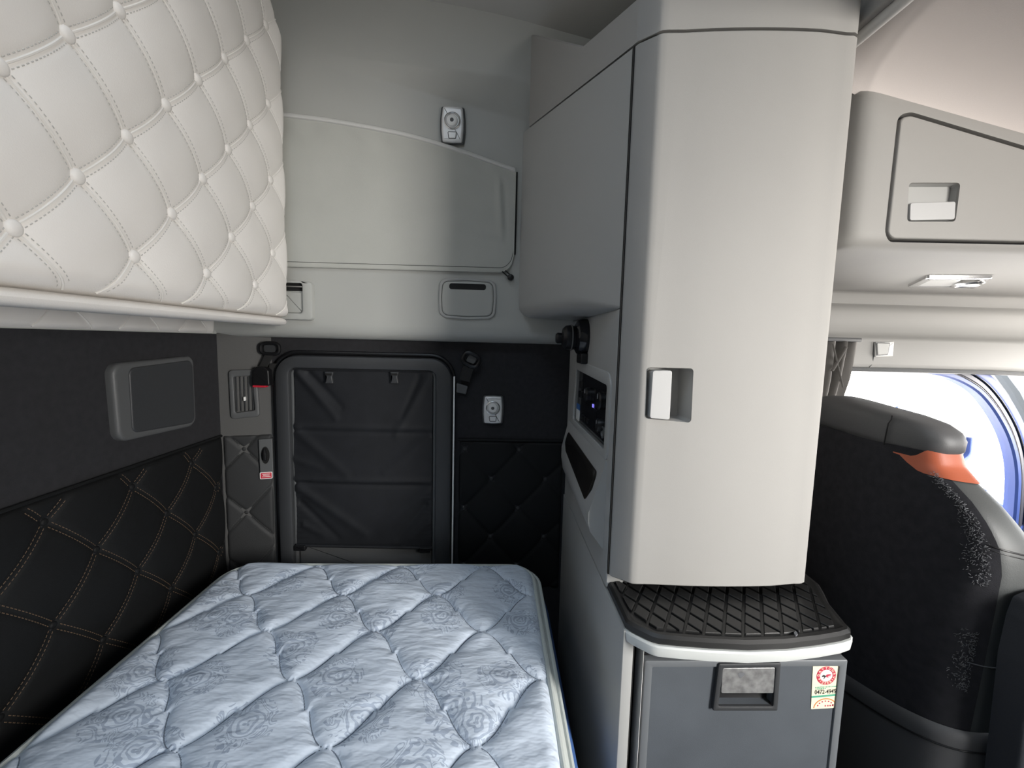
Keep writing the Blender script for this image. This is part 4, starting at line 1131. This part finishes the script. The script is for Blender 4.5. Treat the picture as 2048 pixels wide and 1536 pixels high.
T.part('wear_spot', slab(rpoly([(c[0] - .008, c[1] + .002), (c[0] + .003, c[1] + .004), (c[0] + .009, c[1] + .001), (c[0] + .004, c[1] - .004), (c[0] - .001, c[1] - .010), (c[0] - .004, c[1] - .004)], .003), FF, .0018, .0023), 'lint', pt, label='rubbed pale spot')

# takeaway sticker
S4 = FF.pts([(1627, 1331), (1682, 1328), (1677, 1416), (1624, 1421)])
sx, sy = np.array(S4[1]) - np.array(S4[0]), np.array(S4[3]) - np.array(S4[0])
SW, SH = np.linalg.norm(sx), np.linalg.norm(sy)
eu = FF.u * sx[0] / SW + FF.v * sx[1] / SW; ev = np.cross(-FF.n, eu); ev = ev if ev[2] > 0 else -ev
FK = Fr(FF.w(*S4[3], -0.0035), eu, ev, FF.n)     # origin at the card's lower left
T = Thing('takeout_sticker', 'cream pizza shop sticker with red ring and phone number on the fridge door', 'sticker', tuple(FK.w(SW / 2, 0)))
T.part('card', slab(rrect(0, SW, 0, SH, .002), FK, 0, .0006), 'cream')
cu_, cv_ = SW * .50, SH * .735; R_ = SW * .355
def annulus(r0, r1, d, n=40): return ring([(cu_ + r1 * math.cos(2 * PI * k / n), cv_ + r1 * math.sin(2 * PI * k / n)) for k in range(n)], [(cu_ + r0 * math.cos(2 * PI * k / n), cv_ + r0 * math.sin(2 * PI * k / n)) for k in range(n)], FK, .0004, d, .0001, .0001)
T.part('center_disc', disc(FK, cu_, cv_, [(R_ * .68, .0004), (R_ * .68, .0008)], 32), 'white')
T.part('red_ring', annulus(R_ * .64, R_, .0009), 'sticker_red')
let = MB(); rm = R_ * .81
for s_, a0, a1, up in (('DAYTONA', 172, 12, True), ('PIZZERIA', 205, 345, False)):
    for k, ch in enumerate(s_):
        a = math.radians(a0 + (a1 - a0) * k / (len(s_) - 1))
        let += text_mb(ch, R_ * .36, FK, cu_ + rm * math.cos(a), cv_ + rm * math.sin(a), .0011, a - PI / 2 if up else a + PI / 2)
T.part('ring_lettering', let, 'cream')
hs = MB()
for q in ([(-.46, -.02), (-.30, .10), (-.12, .04), (-.02, -.06), (-.12, -.20), (-.30, -.10), (-.42, -.12)], [(-.20, -.18), (-.10, -.14), (-.22, -.34), (-.30, -.36)]):
    hs += slab([(cu_ + a * R_, cv_ + b * R_) for a, b in q], FK, .0008, .0011)
T.part('emblem_head', hs, 'sticker_black')
hs = MB()
for q in ([(-.05, -.02), (.05, .12), (.50, .18), (.50, .10), (.16, .04), (.48, .0), (.46, -.07), (.12, -.06), (.30, -.18), (.10, -.20), (-.03, -.12)],):
    hs += slab([(cu_ + a * R_, cv_ + b * R_) for a, b in q], FK, .0008, .0011)
T.part('emblem_tail', hs, 'sticker_red')
gl = MB()
for v, u0, u1 in ((.485, .12, .92), (.450, .14, .52)):
    u = u0
    while u < u1:
        w = random.uniform(.02, .06); gl += slab([(u * SW, (v - .012) * SH), ((u + w) * SW, (v - .012) * SH), ((u + w) * SW, (v + .012) * SH), (u * SW, (v + .012) * SH)], FK, .0005, .0009); u += w + .025
T.part('small_print', gl, 'sticker_green')
T.part('phone_number', text_mb('0472-4949', SH * .135, FK, SW * .50, SH * .375, .0010, sx=.78), 'sticker_black')
T.part('green_band', slab([(0.0, SH * .255), (SW, SH * .275), (SW, SH * .315), (0.0, SH * .295)], FK, .0005, .0009), 'sticker_green')
arc = []
n = 24
for k in range(n + 1): a = PI * .98 - k / n * PI * .98; arc.append((SW * .52 + SW * .44 * math.cos(a), SH * .01 + SH * .22 * math.sin(a)))
arc2 = [(SW * .52 + (x - SW * .52) * .92, SH * .01 + (y - SH * .01) * .90) for x, y in reversed(arc)]
T.part('orange_arc', slab(arc + arc2, FK, .0005, .0009), 'sticker_orange')
gl = MB()
for k in range(7):
    a = PI * .88 - k / 6 * PI * .76; u, v = SW * .52 + SW * .30 * math.cos(a), SH * .02 + SH * .145 * math.sin(a)
    gl += slab(rrect(u - SW * .025, u + SW * .025, v - SH * .012, v + SH * .014, .0003), FK, .0005, .0009)
for k in range(5):
    u = SW * (.50 + .09 * k); gl += slab(rrect(u, u + SW * .05, SH * .045, SH * .075, .0003), FK, .0005, .0009)
T.part('lower_print', gl, 'sticker_red')

# ------------------------------------------------------------------ overhead cabinet above the front seat
T = Thing('overhead_cabinet', 'grey overhead storage cabinet above the side window', 'cabinet', (1.4, 1.2, 1.66))
prof = []
# section in (y, z): face, rounded lower lip, underside
yf = 0.952
def sect(x, k):
    """k: 0..1 how far the rounded left end has swung back"""
    y0 = yf + 0.16 * (1 - k) ** 2
    zt = ztop_cab(max(x, .8)) - 0.05 * (1 - k) ** 2
    lift = 0.0
    pts = [(x, 1.46, zt + .02), (x, y0 + .03, zt + .02), (x, y0 + .006, zt + .004), (x, y0, zt - .012)]
    for z in np.linspace(zt - .05, 1.735, 6): pts.append((x, y0, z))
    for a in np.linspace(0, PI / 2, 7): pts.append((x, y0 + .035 * (1 - math.cos(a)), 1.722 - .030 * math.sin(a)))
    pts += [(x, y0 + .06, 1.688), (x, y0 + .2, 1.682), (x, 1.46, 1.662)]
    return pts
L = []
for k in np.linspace(0, 1, 9): L.append(sect(0.765 + 0.075 * (1 - math.cos(k * PI / 2)) , math.sin(k * PI / 2)))
for x in np.linspace(0.86, 2.55, 30): L.append(sect(x, 1.0))
body = T.part('body', loops_mesh(L), 'plastic', angle=40)
dl = FO.pts([(1803, 234), (1824, 230), (2048, 297), (2300, 372), (2300, 484), (2048, 482), (1776, 476)])
dl = [(a, b) for a, b in dl]
ddl = rpoly(dl, [.018, .03, .3, .03, .02, .3, .02])
FOs = Fr((0, yf, 0), X3, Z3, (0, -1, 0))
cut(body, slab(inset(ddl, -.007), FOs, -0.022, 0.02))
T.part('door_gap', slab(inset(ddl, -.0065), FOs, -0.024, -0.019), 'hole')
od = T.part('cabinet_door', slab(ddl, FOs, -0.019, 0.001, .004), 'plastic', angle=30)
hp = FO.pts([(1819, 365), (1922, 365), (1912, 443), (1815, 443)])
cut(od, slab(rpoly(hp, .008), FOs, -0.0175, 0.02))
T.part('handle_recess', recess(rpoly(hp, .008), FOs, -0.004, -0.0165, .003), 'plastic_side', od)
T.part('door_handle', slab(rpoly(FO.pts([(1820, 406), (1911, 403), (1909, 439), (1819, 441)]), .005), FOs, -0.016, 0.003, .0012), 'steel', od, label='pale metal pull plate')

# dome light under the cabinet
def at_under(x, y):
    for z in (1.68,):
        p = at_z(x, y, z)
    for _ in range(20):
        zz = 1.682 - (p[1] - 1.152) * (0.020 / 0.31); p = at_z(x, y, zz)
    return p
q4 = [at_under(*p) for p in ((1815, 569), (1852, 550), (1986, 550), (1950, 571))]
A_, B_, C_, D_ = q4
nn_ = _n(np.cross(B_ - A_, D_ - A_)); nn_ = nn_ if nn_[2] < 0 else -nn_
FDm = Fr(A_, _n(D_ - A_), _n(np.cross(nn_, _n(D_ - A_))), nn_)
def loc2(p): return (float(np.dot(p - A_, FDm.u)), float(np.dot(p - A_, FDm.v)))
ql4 = [loc2(p) for p in q4]
T = Thing('dome_light', 'chrome-rimmed dome light under the overhead cabinet', 'ceiling light', tuple(A_))
lo_ = rpoly(ql4, .008); li_ = inset(lo_, .020)
T.part('bezel', ring(lo_, li_, FDm, -0.004, 0.010, .003, .003), 'chrome')
def bil(s, t):
    p = (1 - s) * (1 - t) * np.array(ql4[0]) + (1 - s) * t * np.array(ql4[1]) + s * t * np.array(ql4[2]) + s * (1 - t) * np.array(ql4[3]); return tuple(p)
T.part('lens', slab([bil(.12, .12), bil(.12, .88), bil(.60, .88), bil(.60, .12)], FDm, -.002, .008, .002), 'lens')
cb = bil(.78, .5)
T.part('map_lamp', disc(FDm, cb[0], cb[1], [(.034, .0), (.036, .012), (.030, .016), (.024, .012), (.004, .010)], 24), 'chrome')

# coat hook cover on the header moulding
FH = Fr((0, 1.4735, 0), X3, Z3, (0, -1, 0))
h4 = FH.pts([(1748, 685), (1786, 683), (1783, 713), (1748, 714)])
T = Thing('coat_hook', 'small folded grey coat hook on the moulding above the side window', 'hook', tuple(FH.w(*h4[3])))
T.part('housing', slab(rpoly(h4, .003), FH, -0.004, 0.006, .003), 'light_plastic')
b4 = FH.pts([(1750, 686), (1775, 687), (1771, 708), (1751, 710)])
T.part('slot', slab(rpoly(inset(b4, -.003), .003), FH, 0.004, 0.0066), 'charcoal_light')
T.part('flap', slab(rpoly(b4, .003), FH, 0.004, 0.009, .002), 'plastic_side')
sm = [FH.w(*FH.px(*p), .001) for p in ((1748, 684), (1747, 712), (1744, 728), (1738, 735))]
struct('trim_7', tube(sm, .0014, 6), 'charcoal_light')

# gathered curtain beside the pillar
T = Thing('tied_curtain', 'grey curtain gathered and strapped beside the cabinet at the side window', 'curtain', tuple(at_y(1665, 830, 1.42)))
U = np.linspace(0, 1, 70); V = np.linspace(0, 1, 40)
UU, VV = np.meshgrid(U, V, indexing='ij')
zt, zb_ = at_y(1700, 683, 1.42)[2], at_y(1665, 835, 1.42)[2] - .25
xr_ = np.interp(VV[0], [0, .30, .62, 1], [1.190, 1.185, 1.205, 1.221])
xr_ = np.interp(np.linspace(0, 1, 40), [0, .3, .5, .75, 1], [1.165, 1.170, 1.178, 1.208, 1.222])
X = 1.04 + UU * (xr_[None, :] - 1.04)
Yc = 1.415 + 0.020 * np.sin(UU * 2 * PI * 4.5 + 2.2 * VV) * (0.45 + 0.55 * VV) + 0.006 * np.sin(UU * 40)
T.part('cloth', grid(U, V, np.stack([X, Yc, zb_ + VV * (zt - zb_)], -1)), 'curtain', angle=80)
T.part('strap', tube([at_y(1664, 742, 1.388), at_y(1676, 722, 1.386), at_y(1692, 694, 1.388)], [.007, .007, .008], 8, flat=.4), 'curtain', label='tie strap')
T.part('strap', tube([at_y(1666, 688, 1.388), at_y(1674, 724, 1.386), at_y(1686, 775, 1.392)], [.004, .004, .004], 8, flat=.4), 'curtain', label='tie strap')
T.part('curtain_track', box(1.02, 1.235, 1.40, 1.43, zt - .002, zt + .012, .003), 'charcoal')

# side mirror outside
T = Thing('side_mirror', 'blue-edged truck mirror outside the side window behind the seat', 'mirror', tuple(at_y(1930, 905, 2.0)))
FMi = Fr((0, 2.0, 0), X3, Z3, (0, -1, 0))
m4 = FMi.pts([(1800, 806), (1944, 838), (1937, 912), (1800, 1000)])
mo_ = rpoly(m4, .055, 8)
T.part('shell', ring(mo_, inset(mo_, .020), FMi, -0.05, 0.02, .004, .004), 'blue')
T.part('mirror_glass', slab(inset(mo_, .020), FMi, -0.04, 0.0), 'lens', label='bright mirror glass')
ar = FMi.pts([(1960, 985), (1988, 1004), (2022, 1018), (2026, 1030)])
T.part('mirror_arm', tube([FMi.w(ar[0][0], ar[0][1], 0), FMi.w(ar[1][0], ar[1][1], 0), FMi.w(ar[2][0], ar[2][1], 0.0), FMi.w(ar[2][0] + .15, ar[2][1] - .06, 0)], .028, 8), 'blue')

# ------------------------------------------------------------------ front seat, back towards the camera
seat = Thing('front_seat', 'dark front seat with orange band seen from behind against the window', 'seat', (1.2, 1.05, 0.0))
def sell(cx, cy, a, b, z, tilt=0.0, n=64, pw=3.2, sk=0.0):
    o = []
    for k in range(n):
        t = 2 * PI * k / n
        x = a * math.copysign(abs(math.cos(t)) ** (2 / pw), math.cos(t)); y = b * math.copysign(abs(math.sin(t)) ** (2 / pw), math.sin(t))
        o.append((cx + x, cy + y, z + tilt * (-y / b)))
    return o
# sections of the backrest from its foot upwards: z, near y, far y, rear x, front x
SE = [(z, yn, 2.13 - yn, xr_s, xf) for z, yn, xr_s, xf in ((0.42, .772, .915, 1.17), (0.56, .768, .918, 1.17), (0.68, .764, .924, 1.17), (0.82, .760, .931, 1.165), (0.93, .757, .937, 1.16), (1.03, .752, .941, 1.145), (1.08, .756, .944, 1.115), (1.12, .774, .945, 1.088), (1.155, .802, .946, 1.072), (1.185, .840, .947, 1.060), (1.210, .872, .948, 1.062), (1.245, .886, .950, 1.062))]
def sec_at(z):
    zs = [s[0] for s in SE]; return [float(np.interp(z, zs, [s[i] for s in SE])) for i in range(1, 5)]
def sec_loop(z, grow=0.0, tilt=0.0, pw=3.4):
    a, b, c, d = sec_at(z); return sell((c + d) / 2, (a + b) / 2, (d - c) / 2 + grow, (b - a) / 2 + grow, z, tilt, pw=pw)
bk = seat.part('backrest', loops_mesh([sec_loop(z) for z in np.linspace(0.42, 1.245, 44)]), 'seat_vinyl', angle=80)
# rear carpet panel over the back of the seat
def rear_panel(off, z0, z1, inset_y, mname, name, lower=None, nz=40, ny=44):
    V = np.linspace(0, 1, nz); U = np.linspace(0, 1, ny); P = np.zeros((ny, nz, 3))
    for j, v in enumerate(V):
        z = z0 + v * (z1 - z0); a, b, c, d = sec_at(z); hb_ = (b - a) / 2; cy = (a + b) / 2; ha = (d - c) / 2; cx_ = (c + d) / 2
        for i, u in enumerate(U):
            y = (2 * u - 1) * (1 - inset_y)
            x = (1 - abs(y) ** 3.4) ** (1 / 3.4)
            zz = z if lower is None else max(z, lower(cy + y * hb_))
            P[i, j] = (cx_ - x * ha - off, cy + y * hb_, zz)
    return grid(U, V, P)
pl_ = seat.part('back_panel', rear_panel(0.004, 0.60, 1.240, 0.012, 'seat', 'back_panel'), 'seat', angle=80)
# headrest block, leaning back a little
HS = [(1.225, 0.889, 1.262, 0.946, 1.066), (1.240, 0.874, 1.275, 0.941, 1.075), (1.262, 0.872, 1.278, 0.940, 1.076), (1.280, 0.880, 1.270, 0.941, 1.070), (1.294, 0.902, 1.248, 0.945, 1.060), (1.303, 0.935, 1.215, 0.955, 1.045), (1.308, 0.98, 1.17, 0.97, 1.03)]
def hl_(s): return sell((s[3] + s[4]) / 2, (s[1] + s[2]) / 2, (s[4] - s[3]) / 2, (s[2] - s[1]) / 2, s[0] + .012, tilt=-0.010, pw=2.9)
seat.part('headrest', loops_mesh([hl_(s) for s in HS]), 'seat_head', angle=80)
sm_ = []
for z in np.linspace(1.308, 1.235, 8):
    sm_.append((0.9385 if z < 1.29 else .944, 0.965 + .1 * (1.308 - z), z))
seat.part('headrest_seam', tube(sm_, .0016, 6), 'black')
# orange band round the near side under the headrest
band = []
for t in np.linspace(0, 1, 9):
    z = 1.188 + 0.055 * t
    row = []
    for k in range(36, 62):
        lp = sec_loop(z, 0.0045)
        x, y, _ = lp[k]
        sq = float(1 - sstep(0.885, 0.925, y)) if x < .97 else 1.0
        zz = 1.222 + (z - 1.2175) * (0.05 + 0.95 * sq) - 0.10 * max(0, x - .95)
        lq = sec_loop(min(1.245, zz), 0.0045); row.append((lq[k][0], lq[k][1], zz))
    band.append(row)
seat.part('orange_band', loops_mesh(band, False, False, closed=False), 'orange', label='orange band under the headrest')
# lower skirt with its rolled edge
def sk_z(y): return 0.685 - 0.24 * (y - 0.755)
L = []
for g, dz in ((0.004, 0.0), (0.010, -0.006), (0.013, -0.022), (0.011, -0.04), (0.010, -0.10), (0.010, -0.18)):
    lp = []
    for x, y, _ in sec_loop(0.60, g): lp.append((x, y, sk_z(y) + dz))
    L.append(lp)
sk = seat.part('lower_skirt', loops_mesh(L + [[(x, y, 0.36) for x, y, _ in sec_loop(0.5, 0.010)]], False, True), 'seat_head', angle=60)
seat.part('skirt_seam', tube([(x - .003, y, z) for x, y, z in L[3]], .0018, 6, True), 'black', sk)
# side bolster seams
L = []
s1 = [at_x(1975, 1108, 0.972), at_x(1995, 1106, 1.0), at_x(2020, 1120, 1.02)]
def near_side(z, x):
    a, b, c, d = sec_at(z); cx_, ha, hb_, cy = (c + d) / 2, (d - c) / 2, (b - a) / 2, (a + b) / 2
    t = min(0.999, abs((x - cx_) / ha)); return cy - hb_ * (1 - t ** 3.4) ** (1 / 3.4)
def side_tube(zf, x0, x1, r): return tube([(x, near_side(zf(x), x) - .001, zf(x)) for x in np.linspace(x0, x1, 24)], r, 6)
seat.part('bolster_seam', side_tube(lambda x: 1.085 - .22 * max(0, x - 0.97) , 0.950, 1.05, .0016), 'black', bk)
seat.part('bolster_seam', side_tube(lambda x: 1.077 - .22 * max(0, x - 0.97), 0.955, 1.05, .0010), 'black', bk)
seat.part('bolster_seam', side_tube(lambda x: 0.83, 0.935, 1.05, .0012), 'lint', bk, label='pale seam')
seat.part('edge_seam', tube([(0.948 + .02 * (1 - (z - .6) / .6), near_side(z, 0.950 + .012 * (1 - (z - .6) / .6)) - .001, z) for z in np.linspace(0.62, 1.20, 40)], .002, 6), 'black', bk)
# worn, fuzzy edge of the carpet panel
fz = MB()
def strand(p, d, ln, r=.0006):
    q1 = p + d * ln * .5 + rng.normal(0, ln * .12, 3); q2 = p + d * ln + rng.normal(0, ln * .3, 3)
    return tube([p, q1, q2], [r, r * .8, r * .3], 3)
for _ in range(750):
    z = rng.choice([rng.uniform(1.00, 1.20), rng.uniform(0.77, 0.90)], p=[.66, .34])
    if 1.02 < z < 1.11: w = .030
    else: w = .016
    a, b, c, d = sec_at(z); yy = a + 0.010 + abs(rng.normal(0.004, w * .45)); cx_, ha, hb_, cy = (c + d) / 2, (d - c) / 2, (b - a) / 2, (a + b) / 2
    t = min(.999, abs((yy - cy) / hb_)); x = cx_ - ha * (1 - t ** 3.4) ** (1 / 3.4) - .004
    dirn = _n(np.array([-1.0, rng.normal(-.2, .6), rng.normal(0, .7)]))
    fz += strand(np.array([x, yy, z]), dirn, rng.uniform(.0025, .0065))
seat.part('frayed_edge', fz, 'lint', pl_, label='pale frayed lint along the edge', stuff=True, smooth=False)
# cushion, pedestal and raised armrest
seat.part('seat_cushion', box(1.08, 1.60, 0.78, 1.33, 0.44, 0.60, 0.05), 'seat_head')
seat.part('pedestal', box(1.02, 1.50, 0.85, 1.27, 0.0, 0.45, 0.02), 'black')
YA = 0.746
FA = Fr((0, YA, 0), X3, Z3, (0, -1, 0))
a4 = FA.pts([(2048, 1183), (2026, 1192), (2013, 1225), (1996, 1300), (1986, 1390), (1966, 1560)])
al = a4 + [(a4[-1][0] + .02, 0.48), (1.13, 0.48), (1.13, a4[0][1] - .01), (1.06, a4[0][1] + .005)]
seat.part('armrest', slab(rpoly(al, [.03, .012, .03, .05, .05, .02, .02, .02, .03, .05]), FA, 0.0, 0.055, .012), 'armrest_cloth', label='raised armrest')

# ------------------------------------------------------------------ daylight
SKY, GLOW, GLOW_EXP, GLOW_DIR = 5.0, 42.0, 8.0, (0.72, -0.66, 0.20)
ZEN, GROUND = 7.5, 14.0
w = bpy.data.worlds.new('sky'); SC.world = w; w.use_nodes = True
nt = w.node_tree; nt.nodes.clear()
out_ = nt.nodes.new('ShaderNodeOutputWorld'); bg = nt.nodes.new('ShaderNodeBackground')
tc = nt.nodes.new('ShaderNodeTexCoord'); sx_ = nt.nodes.new('ShaderNodeSeparateXYZ')
rp = nt.nodes.new('ShaderNodeValToRGB')
mr = nt.nodes.new('ShaderNodeMapRange'); mr.inputs['From Min'].default_value = -1; mr.inputs['From Max'].default_value = 1
nt.links.new(tc.outputs['Generated'], sx_.inputs[0]); nt.links.new(sx_.outputs['Z'], mr.inputs['Value']); nt.links.new(mr.outputs['Result'], rp.inputs['Fac'])
e = rp.color_ramp.elements
e[0].position = 0.0; e[0].color = (0.62, 0.54, 0.47, 1)
e[1].position = 1.0; e[1].color = (0.55, 0.75, 1.0, 1)
k = rp.color_ramp.elements.new(0.47); k.color = (0.80, 0.72, 0.64, 1)
k = rp.color_ramp.elements.new(0.52); k.color = (0.92, 0.97, 1.0, 1)
# hazy bright sky on the driver's side
vn = nt.nodes.new('ShaderNodeVectorMath'); vn.operation = 'NORMALIZE'; nt.links.new(tc.outputs['Generated'], vn.inputs[0])
dt = nt.nodes.new('ShaderNodeVectorMath'); dt.operation = 'DOT_PRODUCT'; dt.inputs[1].default_value = tuple(_n(np.array(GLOW_DIR)))
nt.links.new(vn.outputs[0], dt.inputs[0])
mxm = nt.nodes.new('ShaderNodeMath'); mxm.operation = 'MAXIMUM'; mxm.inputs[1].default_value = 0.0; nt.links.new(dt.outputs['Value'], mxm.inputs[0])
pw = nt.nodes.new('ShaderNodeMath'); pw.operation = 'POWER'; pw.inputs[1].default_value = GLOW_EXP; nt.links.new(mxm.outputs[0], pw.inputs[0])
sc2 = nt.nodes.new('ShaderNodeVectorMath'); sc2.operation = 'SCALE'; sc2.inputs[0].default_value = (0.97 * GLOW, 0.93 * GLOW, 0.88 * GLOW); nt.links.new(pw.outputs[0], sc2.inputs['Scale'])
sc1 = nt.nodes.new('ShaderNodeVectorMath'); sc1.operation = 'SCALE'; sc1.inputs['Scale'].default_value = SKY; nt.links.new(rp.outputs['Color'], sc1.inputs[0])
adw = nt.nodes.new('ShaderNodeVectorMath'); adw.operation = 'ADD'; nt.links.new(sc1.outputs[0], adw.inputs[0]); nt.links.new(sc2.outputs[0], adw.inputs[1])
zp = nt.nodes.new('ShaderNodeSeparateXYZ'); nt.links.new(vn.outputs[0], zp.inputs[0])
zm = nt.nodes.new('ShaderNodeMath'); zm.operation = 'MAXIMUM'; zm.inputs[1].default_value = 0.0; nt.links.new(zp.outputs['Z'], zm.inputs[0])
z2 = nt.nodes.new('ShaderNodeMath'); z2.operation = 'POWER'; z2.inputs[1].default_value = 3.0; nt.links.new(zm.outputs[0], z2.inputs[0])
zs_ = nt.nodes.new('ShaderNodeVectorMath'); zs_.operation = 'SCALE'; zs_.inputs[0].default_value = (0.72 * ZEN, 0.86 * ZEN, 1.0 * ZEN); nt.links.new(z2.outputs[0], zs_.inputs['Scale'])
ad2 = nt.nodes.new('ShaderNodeVectorMath'); ad2.operation = 'ADD'; nt.links.new(adw.outputs[0], ad2.inputs[0]); nt.links.new(zs_.outputs[0], ad2.inputs[1])
gd = nt.nodes.new('ShaderNodeVectorMath'); gd.operation = 'DOT_PRODUCT'; gd.inputs[1].default_value = tuple(_n(np.array((0.25, 0.80, -0.55)))); nt.links.new(vn.outputs[0], gd.inputs[0])
gm = nt.nodes.new('ShaderNodeMath'); gm.operation = 'MAXIMUM'; gm.inputs[1].default_value = 0.0; nt.links.new(gd.outputs['Value'], gm.inputs[0])
g2 = nt.nodes.new('ShaderNodeMath'); g2.operation = 'POWER'; g2.inputs[1].default_value = 3.0; nt.links.new(gm.outputs[0], g2.inputs[0])
gs = nt.nodes.new('ShaderNodeVectorMath'); gs.operation = 'SCALE'; gs.inputs[0].default_value = (1.0 * GROUND, 0.97 * GROUND, 0.94 * GROUND); nt.links.new(g2.outputs[0], gs.inputs['Scale'])
ad3 = nt.nodes.new('ShaderNodeVectorMath'); ad3.operation = 'ADD'; nt.links.new(ad2.outputs[0], ad3.inputs[0]); nt.links.new(gs.outputs[0], ad3.inputs[1])
nt.links.new(ad3.outputs[0], bg.inputs['Color']); bg.inputs['Strength'].default_value = 1.0
nt.links.new(bg.outputs[0], out_.inputs['Surface'])

def portal(name, loc, rot, sx, sy):
    l = bpy.data.lights.new(name, 'AREA'); l.shape = 'RECTANGLE'; l.size = sx; l.size_y = sy
    l.cycles.is_portal = True
    o = bpy.data.objects.new(name, l); COL.objects.link(o); o.location = loc; o.rotation_euler = rot
portal('windscreen_portal', (2.60, (WS[0] + WS[1]) / 2, (WS[2] + WS[3]) / 2), (0, PI / 2, 0), WS[3] - WS[2], WS[1] - WS[0])
portal('near_door_portal', ((ND[0] + ND[1]) / 2, -0.82, (ND[2] + ND[3]) / 2), (PI / 2, 0, 0), ND[1] - ND[0], ND[3] - ND[2])
portal('roof_fill_portal', ((ROOF_FILL[0] + ROOF_FILL[1]) / 2, (ROOF_FILL[2] + ROOF_FILL[3]) / 2, 2.99), (0, 0, 0), ROOF_FILL[1] - ROOF_FILL[0], ROOF_FILL[3] - ROOF_FILL[2])  # guides skylight through the added roof opening
portal('far_door_portal', (1.8, 1.60, 1.065), (-PI / 2, 0, 0), 1.3, 0.70)

vs_ = SC.view_settings
vs_.view_transform = 'Standard'; vs_.look = 'None'; vs_.exposure = 0.25; vs_.gamma = 1.0
vs_.use_curve_mapping = False
SC.cycles.use_denoising = True
SC.cycles.max_bounces = 12; SC.cycles.diffuse_bounces = 6; SC.cycles.glossy_bounces = 4; SC.cycles.transparent_max_bounces = 8
SC.cycles.sample_clamp_indirect = 8.0
